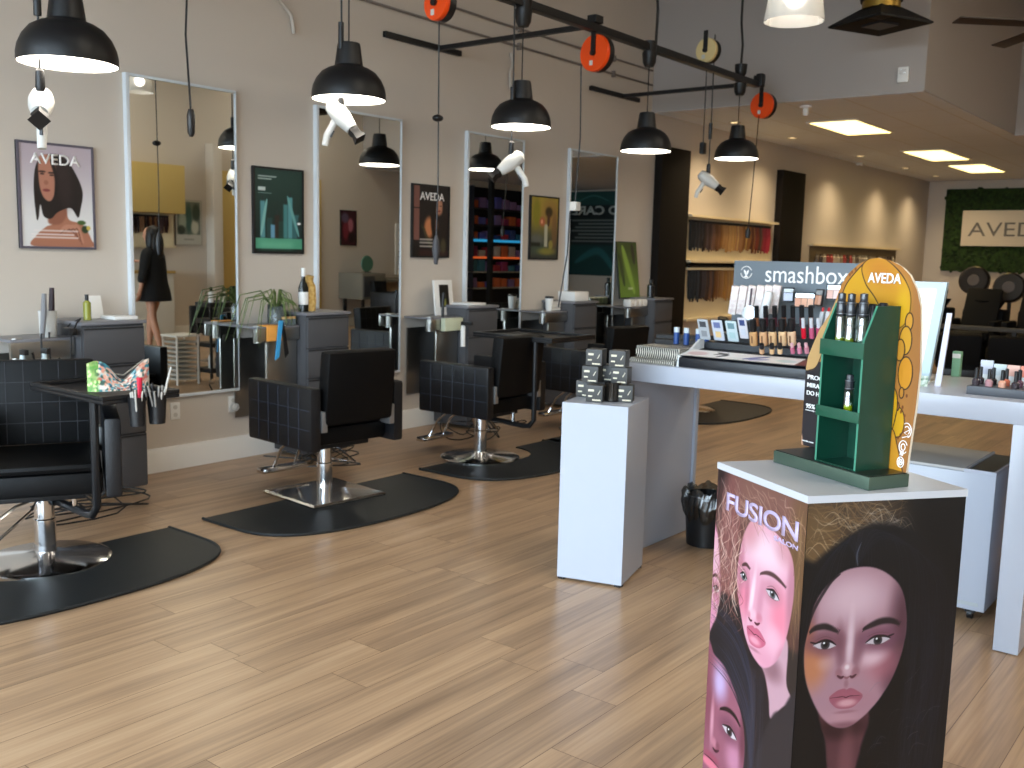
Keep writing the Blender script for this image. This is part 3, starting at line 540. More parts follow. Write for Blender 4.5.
t=thing('wrapped_gift','yellow cloth bag standing behind the black bottle','bag',(-5.57,4.66,1.051)); MB().lathe([(0,0),(.05,0),(.055,.08),(.05,.18),(.03,.22),(.04,.25),(0,.26)],n=9).build('bag',noisy('bag_yellow','c99c4e','e8c880',40,.8),t)
t=thing('dark_box','dark green box standing on the second station shelf','box',(-5.66,4.45,.961)); MB().box(-.05,.05,-.05,.035,0,.14,.004).build('box',mat('box_green','23302c',.5),t)
for k,y in enumerate((4.38,4.42,4.46)):
    t=thing('small_jar','small %s jar on the second station shelf'%(['leftmost clear','middle clear','rightmost clear'][k]),'jar',(-5.495,y,.961),group='small jars on the second station'); MB().lathe([(0,0),(.018,0),(.018,.045)],n=12).build('glass',mat('jar_glass','9aa7a8',.1,trans=.7),t); MB().lathe([(.019,.045),(.019,.06),(0,.06)],n=12).build('lid',mat('jar_lid','b89058',.5),t)
# station 3
t=thing('photo_stand','white picture frame with a dark photo on the third station','framed photo',(-5.64,6.2,.961)); t.rotation_euler=(0,-.12,0)
MB().box(-.012,.006,-.115,.115,0,.30,.003).build('frame',WHITE,t); MB().box(.0065,.009,-.055,.06,.07,.26).build('photo',mat('photo_dark','17150f',.3),t); MB().box(.0092,.0102,-.01,.02,.08,.14).build('photo_detail',mat('photo_olive','7a7c38',.5),t)
t=thing('white_tray','white flat case on the third station top','case',(-5.55,6.42,1.051)); MB().box(-.1,.1,-.12,.1,0,.018,.004).build('case',WHITE,t)
t=thing('pale_box','pale green box on the third station shelf front','box',(-5.465,6.06,.87)); MB().box(.0,.05,-.1,.12,-.02,.085,.004).build('box',mat('box_pale','c9cdb0',.6),t)
t=thing('spray_nozzle_bottle','white bottle with black trigger hanging on the third station','spray bottle',(-5.36,6.12,.72)); MB().lathe([(0,0),(.02,0),(.02,.16),(.012,.18)],n=14).build('body',WHITE,t); MB().box(-.015,.1,-.012,.012,.18,.21,.004).box(-.015,.012,-.012,.012,.17,.2).build('trigger',BLKP,t)
t=thing('black_iron','tall black iron standing on the third station shelf','styling iron',(-5.50,6.02,.961)); MB().tube([(0,0,0),(0,0,.1),(0,.01,.2)],.012,8).build('barrel',BLKP,t)
# station 4, 5
t=thing('paper_cup','white paper cup with black lid on the fourth station','cup',(-5.55,7.58,.961)); MB().lathe([(0,0),(.032,0),(.042,.12)],n=20).build('cup',WHITE,t); MB().lathe([(.044,.12),(.044,.135),(.035,.14),(0,.14)],n=20).build('lid',BLKP,t)
for k,(y,w_) in enumerate([(7.69,.07)]):
    t=thing('towel_stack','white towel stack on the fourth station shelf behind the paper cup','towels',(-5.60,y,.961)); 
    for q in range(3): MB().box(.0,.06,-w_,w_,.03*q+.0,.03*q+.028,.01).build('towel',WHITE,t)
t=thing('white_box','white carton on the fourth station top','carton',(-5.55,7.98,1.051)); MB().box(-.1,.1,-.12,.12,0,.09,.004).build('carton',WHITE,t)
for k,y in enumerate((8.97,9.06,9.15,9.24)):
    t=thing('folded_towel','folded white towel %s on the fifth station shelf'%['nearest','second','third','farthest'][k],'towels',(-5.52,y,.962),group='folded towels at the fifth station'); MB().box(-.05,.05,-.042,.042,0,.08,.02).build('towel',WHITE,t)
bottle(-5.5,9.38,1.051,.04,.2,'17181c','black pump bottle in front of the leaning green board')
# cables under stations
for k,(y,l) in enumerate([(2.75,'tangle of black cables on the floor under the left station'),(4.45,'tangle of thin black cables under the second chair'),(6.15,'tangle of thin cables under the third station')]):
    g=MB()
    for q in range(3):
        pts=[(-5.5+random.uniform(0,.1),y+random.uniform(-.3,.1),.5 if q<2 else .3)]
        for s_ in range(7): pts.append((-5.35+random.uniform(-.1,.45),y+random.uniform(-.4,.35),random.uniform(.01,.12)))
        P=Art(1,1,2,2,'000000').spl(np.array(pts),n=5); g.tube([tuple(p) for p in P if True],.005,5)
    o=g.build('cable_tangle',BLKM); tag(o,l,'cables',kind='stuff')
# ============================================================ salon chairs
def grid_lines(mb,x,y0,y1,z0,z1,ny,nz,axis,w=.0017):
    for k in range(1,ny):
        a=y0+(y1-y0)*k/ny
        mb.box(*( (x-.0015,x+.0015,a-w,a+w) if axis=='x' else (a-w,a+w,x-.0015,x+.0015)),z0,z1)
    for k in range(1,nz):
        a=z0+(z1-z0)*k/nz
        mb.box(*( (x-.0015,x+.0015,y0,y1) if axis=='x' else (y0,y1,x-.0015,x+.0015)),a-w,a+w)
def chair(base='disc'):
    t=thing('salon_chair','','chair',group='black salon styling chairs')
    if base=='disc': MB().lathe([(.29,0),(.29,.006),(.27,.014),(.1,.03),(.06,.045),(0,.045)],n=48).build('base_plate',CHR,t)
    else:
        b=MB(); b.lathe([(.37,0),(.375,.012),(.36,.022),(.07,.05),(0,.05)],n=4,M=Matrix.Rotation(PI/4,4,'Z')); b.build('base_plate',CHR,t,smooth=15)
    MB().lathe([(.048,.04),(.048,.2),(.044,.205),(.044,.33),(.03,.33),(.03,.36)],n=28).build('column',CHR,t)
    MB().tube([(0,-.05,.29),(.02,-.12,.27),(.05,-.27,.16),(.17,-.30,.14),(.2,-.18,.17),(.12,-.05,.27),(.03,-.03,.29)],.007,8).build('pump_lever',CHR,t)
    MB().box(-.2,.2,-.18,.18,.33,.37,.004).build('seat_bracket',BLKM,t)
    s=MB().box(-.27,.29,-.255,.255,.365,.47,.025).build('seat',BLK,t); MB().box(-.26,.285,-.25,.25,.47,.51,.02).build('cushion',BLK,s)
    M=Matrix.Translation((-.30,0,.50))@Matrix.Rotation(-.10,4,'Y')
    b=MB().box(-.05,.045,-.242,.242,0,.42,.022,M=M).build('backrest',BLK,t)
    g=MB(); grid_lines(g,0,-.235,.235,.01,.41,6,4,'x'); bmesh.ops.transform(g.bm,matrix=M@Matrix.Translation((.046,0,0)),verts=g.bm.verts[:]); g.build('stitching',mat('dark_stitching','26262b',.6),b)
    for s_ in (-1,1):
        y0,y1=sorted((s_*.262,s_*.335))
        a=MB().box(-.34,.31,y0,y1,.35,.715,.018).build('armrest',BLKA,t)
        g=MB(); grid_lines(g,s_*.3355,-.325,.295,.365,.70,6,3,'y'); g.build('stitching',STITCH,a)
        MB().box(-.345,-.25,*sorted((s_*.225,s_*.262)),.46,.58,.003).build('recline_bracket',mat('satin_metal','9a9a9a',.4,.8),t)
    f=MB()
    for s_ in (-1,1): f.tube([(.22,s_*.07,.34),(.36,s_*.07,.24),(.44,s_*.08,.10)],.009,8)
    f.build('footrest_arm',CHR,t); MB().box(.41,.49,-.17,.17,.075,.11,.012).build('footrest',CHR,t)
    return t
C1=chair('disc'); C2=chair('square')
C1.location=(-4.5,2.17,0.008); C1.rotation_euler=(0,0,-.48); C1['label']='black quilted salon chair at the left edge, facing the room with a tray'
C2.location=(-4.52,3.90,0.008); C2.rotation_euler=(0,0,PI-.09); C2['label']='black salon chair on a square chrome base, facing the mirrors'
C3=copy_tree(C1,(-4.56,5.42,0.008),PI,'black salon chair facing the mirrors with an empty black tray beside it')
copy_tree(C1,(-4.60,6.96,0.008),PI-.1,'black salon chair behind the white pedestal, half hidden by the small dark boxes')
copy_tree(C1,(-4.62,8.62,0.008),PI+.5,'farthest black salon chair, seen behind the blue tubes on the table')
for k_ in kids(C1):
    if k_.name.startswith('footrest'): bpy.data.objects.remove(k_)
# floor mats
def matshape(y0,y1,x0,x1,notch):
    P=[(x0,y0)]; 
    ym=(y0+y1)/2; w=(y1-y0)/2; st=.30*(x1-x0)
    n=28
    for k in range(n+1):
        a=-PI/2+PI*k/n; P.append((x0+st+(x1-x0-st)*max(0,math.cos(a))**.6,ym+w*math.copysign(abs(math.sin(a))**.85,math.sin(a))))
    P.append((x0,y1))
    for k in range(13):
        a=PI/2-PI*k/12; P.append((x0-.002+notch*math.cos(a),ym+notch*math.sin(a)))
    return P
for i,(yc,x0,no,l) in enumerate([(2.08,-4.56,.30,'black half round rubber mat in the left foreground'),(3.86,-4.58,.02,'black half round rubber mat under the square chair base'),(5.60,-4.60,.30,'black half round rubber mat under the third chair'),(7.05,-4.62,.30,'black half round rubber mat beyond the white pedestal'),(8.65,-4.62,.30,'black half round rubber mat seen through the open table')]):
    t=thing('floor_mat',l,'mat',(0,0,0),group='black salon mats'); P=matshape(yc-.78,yc+.78,x0,x0+.75,no)
    c=Vector((x0+.3,yc)); t.location=(c.x,c.y,0)
    MB().prism([(x-c.x,y-c.y,0) for x,y in P],(0,0,.010)).build('mat',RUB,t)
    edge=[(c_[0]-c.x,c_[1]-c.y,.0095) for c_ in P[:31]]; MB().tube(edge,.0085,6).build('rim',RUB,t)
# tray tables
def tray(post,start,tr,zt,l):
    t=thing('service_tray',l,'tray',(post[0],post[1],0))
    a=Vector((start[0]-post[0],start[1]-post[1],.29)); 
    d=Vector((a.x,a.y,0)).normalized()
    MB().tube([a,d*.09+Vector((0,0,.27)),d*.04+Vector((0,0,.275)),d*.0+Vector((0,0,.32)),Vector((0,0,zt-.03))],.019,10).build('support_tube',BLKM,t)
    x0,x1,y0,y1=tr; x0-=post[0];x1-=post[0];y0-=post[1];y1-=post[1]
    MB().box(x0,x1,y0,y1,zt-.03,zt-.012,.006).build('tray_top',BLKP,t)
    MB().box(x0,x0+.03,y0,y1,zt-.012,zt+.008,.004).box(x1-.03,x1,y0,y1,zt-.012,zt+.008,.004).box(x0+.03,x1-.03,y0,y0+.03,zt-.012,zt+.008,.004).box(x0+.03,x1-.03,y1-.03,y1,zt-.012,zt+.008,.004).build('tray_rim',BLKP,t)
    for k in range(6): MB().lathe([(.022,0),(.022,.004)],(x1-.055,y0+.05+k*(y1-y0-.1)/5,zt-.0119),12).build('tray_hole',DGREY,t)
    MB().tube([(a.x*.45,a.y*.45,.29),(a.x*.45,a.y*.45,.36)],.012).build('clamp',CHR,t)
    return t
tray((-4.13,2.23),(-4.55,2.22),(-4.66,-4.0,2.20,2.58),.83,'black tray table on a bent tube at the left chair, holding the floral pouch')
tray((-4.15,5.52),(-4.55,5.5),(-4.72,-4.0,5.5,6.05),.91,'empty black tray table on a bent tube beside the third chair')
c=(-4.16,2.37,.838); t=thing('floral_pouch','floral zip pouch standing on the black tray','pouch',c,1.35)
A=Art(.24,.11,150,70,'cfc3b4')
for k in range(420):
    A.ell(random.uniform(0,.24),random.uniform(0,.11),random.uniform(.003,.009),random.uniform(.003,.009),random.choice(['d98f78','2f7d8c','efe6da','c86a5c','3a5a50','7fb0b8','f0d8c8','274a5c','e0a890']),1,.4)
A.rect(-.01,.035,-.01,.12,'7aa84a',.8,.012)
for k in range(30): A.ell(random.uniform(0,.04),random.uniform(0,.11),.004,.006,random.choice(['d8f0a0','5c9c40']),.9)
def pouch_top(u): return .105*(1-.55*math.exp(-((u-.13)/.05)**2))+ .012*math.sin(u*30)
yy=A.Y/.11
top=np.vectorize(pouch_top)(A.X); A.Y=yy*top
bul=.035*np.sqrt(np.clip(1-(2*A.X/.24-1)**2,0,1))*(1-.75*yy)
for sg in (-1,1):
    o=A.mesh('fabric_side',(-.12,0,0),(1,0,0),(0,0,1),PRINT,t,off=0)
    co=np.empty(len(o.data.vertices)*3); o.data.vertices.foreach_get('co',co); co=co.reshape(-1,3); co[:,1]=sg*(bul.ravel()+.0015); o.data.vertices.foreach_set('co',co.ravel()); o.data.update()
t.scale=(1.15,1.15,1.2); A.k=.85
MB().tube([(-.11,0,.1),(-.02,0,.062),(.02,0,.055),(.1,0,.11)],.003,6).build('zip',mat('zip_grey','8a8478',.4),t)
for k,(px,py,rr,l) in enumerate([(137,408,.038,'left black tool cup clipped on the tray edge'),(157,407,.043,'right black tool cup clipped on the tray edge, full of brushes')]):
    p=PXX(px,py,-3.96+.0*k); t=thing('tool_cup',l,'cup',(p.x,p.y,.70),group='black tool cups on the tray')
    MB().lathe([(0,0),(rr*.8,0),(rr,.13),(rr*.94,.13),(rr*.75,.006),(0,.006)],n=24,cap=False).build('cup',BLKP,t)
    MB().box(-.06,-rr*.9,-.01,.01,.1,.135).build('clip',BLKP,t)
    for q in range(18 if k else 9):
        a=random.uniform(0,2*PI); r1=rr*.6; lean=random.uniform(.0,.05); c=random.choice(['1a1a1c','c8c4bc','1a1a1c','9a9690','1a1a1c'])
        b=MB().tube([(math.cos(a)*r1*.5,math.sin(a)*r1*.5,.02),(math.cos(a)*(r1+lean),math.sin(a)*(r1+lean),random.uniform(.14,.18))],.004,6)
        o=b.build('hair_brush',mat('tool_'+c,c,.4)); o.location=t.location; tag(o,'%s styling tool standing in the %s cup, %s'%({'1a1a1c':'black','c8c4bc':'pale','9a9690':'grey','e0dcd4':'white'}[c],['left','right'][k],'number %d counting around'%(q+1)),'brush','styling tools in the cups')
p=PXX(139,382,-3.97); o=MB().tube([(0,0,-.12),(0,.003,.02)],.012,8,rr=[.006,.013]).build('red_clip',mat('red_plastic','c8203c',.4)); o.location=(p.x,p.y,p.z); tag(o,'bright red clip standing in the left cup','clip')
o=MB().tube([(0,0,0),(.0,.06,.2)],.006,6,rr=[.008,.004]).build('tail_comb',mat('tool_c8c4bc','c8c4bc',.4)); p=PXX(160,405,-3.96); o.location=(p.x,p.y,.75); tag(o,'long pale comb leaning out of the right cup toward the mirror','comb')
# ============================================================ white pedestal with candle boxes
a=Vector((-2.552,3.608,0)); b=Vector((-2.255,3.695,0)); d=Vector((-2.346,4.031,0)); c4=a+(d-b)
t=thing('white_pedestal','plain white square pedestal holding the small dark boxes','pedestal',a)
MB().prism([v-a+Vector((0,0,.012)) for v in (a,b,d,c4)],(0,0,.822)).build('body',LAM,t)
f=MB(); 
for v in (a,b,d,c4):
    m_=(a+b+d+c4)/4; q=v+(m_-v)*.12-a; MB().box(q.x-.015,q.x+.015,q.y-.015,q.y+.015,0,.012).build('foot',DGREY,t)
PA=math.atan2((b-a).y,(b-a).x)
BXM=mat('candle_box','3b3a38',.5); GOLD=mat('label_gold','d9cfb4',.4)
def cbox(px,py,y,z,l,rot=0,s=.078,dark=False):
    p=PY(px,py,y); t=thing('candle_box',l,'box',(p.x,y,z),PA+rot,group='small dark candle boxes')
    MB().box(-s/2,s/2,-s/2,s/2,0,s*.98,.002).build('carton',BXM,t)
    MB().box(-s*.36,-s*.02,-s/2-.0008,-s/2,s*.62,s*.74).build('label_line',GOLD,t); MB().box(-s*.36,-s*.12,-s/2-.0008,-s/2,s*.30,s*.38).build('label_line',GOLD,t); MB().box(-s*.1,s*.4,-s/2-.0008,-s/2,s*.08,s*.16).build('label_line',GOLD,t)
    MB().prism([(s*.2,-s/2-.0008,s*.45),(s*.24,-s/2-.0008,s*.43),(s*.38,-s/2-.0008,s*.7),(s*.36,-s/2-.0008,s*.72)],(0,.0006,0)).build('label_sprig',GOLD,t)
Z0=.835
cbox(586,398,3.84,Z0,'candle box at the bottom left of the stack, half hidden'); cbox(596,400,3.745,Z0,'candle box at the bottom front of the left stack',.05)
cbox(592,384,3.80,Z0+.078,'candle box in the middle of the left stack'); cbox(596,368,3.82,Z0+.156,'candle box on top of the left stack')
cbox(625,396,3.84,Z0,'candle box at the bottom of the right stack',.15); cbox(621,384,3.86,Z0+.078,'candle box in the middle of the right stack'); cbox(619,368,3.85,Z0+.156,'candle box on top of the right stack')
cbox(607,396,3.88,Z0,'candle box hidden in the dark gap between the stacks'); cbox(608,384,3.90,Z0+.078,'upper candle box in the dark gap between the stacks')
p=PZ(612,401,Z0); t=thing('candle_jar','dark smoky glass candle jar in front of the boxes','candle',(p.x,p.y,Z0))
MB().lathe([(0,0),(.034,0),(.038,.005),(.038,.088),(.035,.088),(.034,.008),(0,.008)],n=28,cap=False).build('jar',mat('smoky_glass','2a2622',.08,trans=.55),t); MB().lathe([(0,.009),(.033,.009),(.033,.04),(0,.04)],n=24).build('wax',mat('wax','c9b48c',.6),t)
# ============================================================ white display table
TX0,TX1,TY0,TY1,TZ=-2.54,-.66,4.07,4.80,.986
t=thing('display_table','long white display table with panel legs carrying the cosmetics','table',(TX0,TY0,0))
W,Dp=TX1-TX0,TY1-TY0
MB().box(0,W,0,Dp,.90,TZ,.002).build('tabletop',LAM,t)
MB().box(0,.045,.0,Dp,0.004,.90,.001).box(.045,.06,Dp-.03,Dp,.004,.90).build('leg',LAM,t)
MB().box(W-.09-.03,W-.03,0,Dp,.004,.90,.001).build('leg',LAM,t)
# ---- cabinet on castors
t=thing('storage_cabinet','white low storage cabinet on castors under the table','cabinet',(-1.50,4.33,0))
MB().box(0,.625,0,.50,.055,.64,.003).build('body',LAM,t); MB().box(.0,.50,.01,.49,.64,.652,.002).build('lid',mat('lid_grey','b4b2ae',.4),t); MB().box(.51,.615,.015,.485,.6405,.645).build('dark_inset',mat('inset','2c3638',.35),t); MB().box(.615,.625,0,.5,.64,.654).box(.50,.51,0,.5,.64,.654).box(.51,.615,0,.012,.64,.654).build('rim',LAM,t)
MB().box(.01,.60,-.002,0,.075,.09).build('door_line',mat('line_grey','a8aeb0',.5),t)
for x in (.06,.56):
    for y in (.06,.44): 
        c=MB().box(x-.02,x+.02,y-.02,y+.02,.03,.055,.004).build('castor',DGREY,t); MB().axl([(.024,0),(.024,.02)],(x-.01,y,.0245),(1,0,0),16).build('wheel',BLKP,c)
# ---- bin with liner
p=Vector((-2.30,4.60,0)); t=thing('waste_bin','black waste bin with a clear plastic liner under the table','bin',p)
MB().lathe([(0,0.002),(.10,.002),(.12,.27),(.114,.27),(.096,.01),(0,.01)],n=28,cap=False).build('bucket',BLKP,t)
g=MB(); pr=[(.108,.14),(.122,.17),(.134,.22),(.131,.27),(.122,.30),(.104,.28),(.1,.2)]
g.lathe(pr,n=60,cap=False)
for v in g.bm.verts:
    a_=math.atan2(v.co.y,v.co.x); k=1+.02*math.sin(a_*9+v.co.z*40)+.02*math.sin(a_*17+1+v.co.z*25)+.012*math.sin(a_*31); v.co.x*=k; v.co.y*=k; v.co.z+=.012*math.sin(a_*7)+random.uniform(-.006,.006); q_=random.uniform(.955,1.05); v.co.x*=q_; v.co.y*=q_
g.build('liner',glass_mat('liner_plastic','b4b8b8',.10,.25),t,smooth=0)
# ---- wave-pattern boxes at the table's left end
A=Art(.36,.03,200,30,'ece8da')
for k in range(20): A.stroke([(.36*k/20,-.002),(.36*k/20+.012,.015),(.36*k/20,.032)],.0048,'1c1a18',1,.3,False)
B=Art(.36,.18,150,90,'ece8da')
for k in range(20): 
    for q in range(6): B.stroke([(.36*k/20,.03*q),(.36*k/20+.012,.015+.03*q),(.36*k/20,.03+.03*q)],.0048,'1c1a18',1,.3,False)
def wavebox(x,y,z,rz,l,hh=.045,w=.32,dd=.17):
    t=thing('pattern_box',l,'box',(x,y,z),rz,group='white boxes with dark wavy lines'); MB().box(0,w,0,dd,0,hh,.001).build('carton',WHITE,t)
    A.mesh('front_print',(0,0,0),(w/.36,0,0),(0,0,hh/.03),PRINT,t); B.mesh('top_print',(0,0,hh),(w/.36,0,0),(0,dd/.18,0),PRINT,t)
    A.mesh('side_print',(w,0,0),(0,dd/.36,0),(0,0,hh/.03),PRINT,t)
wavebox(-2.51,4.11,TZ,.02,'lower wavy patterned box lying at the left table corner',.022,.24,.2); wavebox(-2.50,4.15,TZ+.023,-.02,'upper wavy patterned box resting on the lower one',.055,.24,.16)
g=MB(); 
for k in range(8): g.ball((random.uniform(-.03,.03),random.uniform(-.02,.02),random.uniform(.006,.02)),(random.uniform(.006,.014),.008,.008),8)
p=PZ(672,362,TZ); o=g.build('tissue_scrap',mat('crumpled_film','d8d4cc',.3)); o.location=(p.x,p.y,TZ+.002); o['kind']='stuff'; tag(o,'crumpled clear wrapping beside the wavy box','wrapping')
for k,(px,py) in enumerate([(676,348),(686,346),(698,345),(706,343)]):
    p=PY(px,py,4.42); t=thing('serum_tube','blue tube with pale cap, %s of four behind the wavy box'%['first','second','third','last'][k],'tube',(p.x,4.42,1.062 if k<4 else TZ),group='blue tubes behind the wavy box')
    MB().lathe([(0,0),(.014,0),(.015,.06)],n=14).build('body',mat('tube_blue','2b4a86',.3),t); MB().lathe([(.0145,.06),(.0145,.085),(0,.087)],n=14).build('cap',mat('tube_cap','c2ccd4',.3),t)
o=MB().box(-.09,.12,-.05,.05,0,.012,.002).build('tube_tray',BLKP); p=PY(690,348,4.42); o.location=(p.x,4.42,1.048); tag(o,'thin black tray under the four blue tubes','tray')
# ============================================================ cosmetics display unit
DX0=-2.24; DX1=-1.58; DY0=4.16; DY1=4.70; W=DX1-DX0
t=thing('cosmetics_display','black tiered cosmetics display with grey header sign','display stand',(DX0,DY0,TZ))
MB().prism([(0,-.0,0.004),(0,.54,0.004),(0,.54,.20),(0,.44,.20),(0,.44,.145),(0,.32,.145),(0,.32,.105),(0,.20,.105),(0,.20,.075),(0,.10,.065),(0,.02,.05),(0,-.03,.05)],(W,0,0)).build('tiered_body',mat('display_black','15161b',.35),t)
MB().prism([(-.012,-.05,0),(-.012,.2,0),(-.012,.2,.12),(-.012,.16,.12),(-.012,.06,.07),(-.012,-.04,.052)],(.011,0,0)).build('side_cheek',mat('clear_acrylic','dfe4e6',.2),t)
HS=mat('header_grey','667078',.5)
MB().box(-.03,W+.02,.545,.565,.0,.505,.002).build('header_board',HS,t)
text('smashbox','lettering',(.145,.5435,.40),(1,0,0),(0,0,1),.422,.085,WTXT,t,.002,bold=.0,space=1.0)
g=MB()
for k in range(26):
    a_=2*PI*k/26
    if math.sin(a_)>.25 or math.sin(a_)<-.15: g.ball((.04+.030*math.cos(a_),.543,.445+.030*math.sin(a_)),.0032,6)
g.prism([(.026,.543,.46),(.038,.543,.45),(.04,.543,.425),(.042,.543,.45),(.054,.543,.46),(.052,.543,.445),(.043,.543,.43),(.052,.543,.42),(.028,.543,.42),(.037,.543,.43),(.028,.543,.445)],(0,.001,0)); g.build('round_emblem',WTXT,t)
A=Art(W,.11,240,30,'e9e6e6')
A.ell(.06,.05,.05,.03,'c89a9c',.6); A.stroke([(.14,.09),(.2,.06),(.17,.02)],.012,'17181c'); A.stroke([(.14,.05),(.2,.09)],.008,'2a2c34'); A.stroke([(.3,.02),(.4,.09)],.012,'4a55a0'); A.stroke([(.33,.02),(.42,.05)],.008,'6a70b8'); A.ell(.5,.05,.05,.02,'b8d0d0',.7); A.rect(.56,W,-.01,.12,'6a4038'); 
for k in range(14): A.ell(.58+.028*k,.05,.012,.03,random.choice(['a06050','7a4438','c08a78','4a2a24']))
A.mesh('graphic_strip',(0,-.035,.054),(1,0,0),(0,1.18,.16),PRINT,t,off=.002)
MB().box(0,W,-.055,-.03,.0,.045,.004).build('front_lip',mat('display_black','15161b',.35),t)
def at(px,py,y): p=PY(px,py,y); return Vector((p.x,y,p.z))
# swatch testers
ct=['b4b8bc','c8ccd8','c4d4d8','d4d2d8']
for k,(px,py) in enumerate([(706,339),(720,340),(734,341),(745,338)]):
    p=at(px,py,DY0+.17); t=thing('tester_card',['clear','violet white','pale teal','white and navy'][k]+' rounded tester card on the front tier','tester',p,group='tester cards on the display'); t.rotation_euler=(.45,0,0)
    wd=.028 if k<3 else .022; MB().box(-wd,wd,-.006,0,0,.11,.005).build('card',mat('tester%d'%k,ct[k],.25),t)
    MB().box(-wd*.6,wd*.6,-.0075,-.006,.07,.1).build('label_patch',mat('tp%d'%k,['4a4c52','6a74a0','6f9098','3a4a7c'][k],.4),t); MB().box(-wd*.5,wd*.5,-.0075,-.006,.018,.05).build('label_patch',mat('tq%d'%k,['8a8c90','e0c08a','a8c4c8','c8ccd8'][k],.4),t)
# foundation bottles
fc=['c99a68','d2a47a','d8b184','dfbb90','dcb894']
for k,px in enumerate((754,764,773,783,792)):
    p=at(px,345,DY0+.16); t=thing('foundation_bottle',['leftmost','second','middle','fourth','rightmost'][k]+' foundation bottle with black cap in the front row','bottle',p,group='foundation bottles, front row'); t.rotation_euler=(.25,0,0)
    MB().lathe([(0,0),(.0175,0),(.019,.006),(.019,.062),(.013,.068)],n=14).build('body',mat('fd'+fc[k],fc[k],.25),t); MB().lathe([(.014,.067),(.0155,.070),(.0155,.125),(0,.128)],n=14).build('cap',BLKP,t); MB().box(-.004,.004,-.0205,-.019,.015,.05).build('label_line',mat('fdl','7a5434',.5),t)
for k,px in enumerate((762,772,780)):
    p=at(px,353,DY0+.07); t=thing('mini_foundation',['left','middle','right'][k]+' small foundation bottle lying on the lowest tier','bottle',p,group='small foundation bottles'); t.rotation_euler=(.6,0,.3)
    MB().lathe([(0,0),(.011,0),(.012,.028)],n=12).build('body',mat('fd'+fc[k+1],fc[k+1],.25),t); MB().lathe([(.0105,.028),(.0105,.052),(0,.053)],n=12).build('cap',BLKP,t)
for k,px in enumerate((793,800,807)):
    p=at(px,353,DY0+.07); t=thing('pink_tint',['left','middle','right'][k]+' pink tint bottle on the lowest tier','bottle',p,group='pink tints on the lowest tier'); t.rotation_euler=(.45,0,0)
    MB().lathe([(0,0),(.010,0),(.0105,.03)],n=12).build('body',mat('tint%d'%k,['b4627c','c87c96','c08090'][k],.25),t); MB().lathe([(.007,.03),(.007,.05),(0,.05)],n=12).build('cap',mat('tc','d8a8b0',.3),t)
for k,(px,c) in enumerate(((804,'c8102c'),(812,'c05878'),(819,'b04868'))):
    p=at(px,338,DY0+.17); t=thing('lip_gloss',['bright red','rose','dark pink'][k]+' lip gloss tube with clear cap on the front tier','lip gloss',p,group='lip gloss tubes'); t.rotation_euler=(.3,0,0)
    MB().lathe([(0,0),(.011,0),(.011,.05)],n=12).build('body',mat('gl'+c,c,.2),t); MB().lathe([(.008,.05),(.008,.095),(0,.096)],n=12).build('cap',mat('gcap','c9cdd4',.25),t)
# second row: dark tubes
for k,px in enumerate((757,766,775,784,793,802,811)):
    p=at(px,326,DY0+.26); t=thing('concealer_wand',['first','second','third','fourth','fifth','sixth','last'][k]+' black capped concealer wand from the left on the middle tier','concealer',p,group='concealer wands on the middle tier'); t.rotation_euler=(.3,0,.15)
    MB().lathe([(0,0),(.011,0),(.011,.045)],n=12).build('body',mat('cw%d'%(k%3),['8c5a40','5a2c34','6a3440'][k%3],.3),t); MB().lathe([(.0115,.045),(.0115,.1),(0,.102)],n=12).build('cap',BLKP,t)
# tall boxes back row
for k,px in enumerate((732,740,748.5,757,765,773)):
    p=at(px,314,DY0+.40); t=thing('brush_carton',['first','second','third','fourth','fifth','last'][k]+' tall pink marbled carton from the left at the back','carton',p,group='tall marbled cartons'); t.rotation_euler=(.15,.16,.1)
    MB().box(-.019,.019,-.01,.01,0,.145,.002).build('carton',noisy('marble_pink','d8c4c0','eee6e2',60,.4),t)
for k,(px) in enumerate((743,752,761,770,779)):
    p=at(px,327,DY0+.30); t=thing('lip_pencil','%s reddish pencil of the row below the marbled cartons'%['first','second','third','fourth','last'][k],'pencil',p,group='reddish pencils'); MB().lathe([(.006,0),(.006,.035),(0,.04)],n=8).build('pencil',mat('pencil%d'%(k%2),['7a3038','c0a0b8'][k%2],.4),t)
p=at(749,317,DY0+.34); t=thing('round_mirror','small round silver hand mirror hanging before the marbled cartons','mirror',p); t.rotation_euler=(-.1,0,0); MB().axl([(.035,0),(.036,.004),(.036,.008),(0,.01)],(0,0,.02),(0,-1,0),28).build('disc',mat('pale_silver','b9c0c4',.2,.6),t); MB().box(-.004,.004,-.006,0,.05,.14).build('handle',mat('handle_plum','3c2830',.4),t)
p=at(763,318,DY0+.33); t=thing('white_tube','large white squeeze tube on the back tier','tube',p); t.rotation_euler=(.0,.18,0); MB().lathe([(.018,0),(.021,.01),(.021,.11),(.016,.13),(0,.135)],n=20).build('tube',mat('tube_white','e8ecee',.3),t)
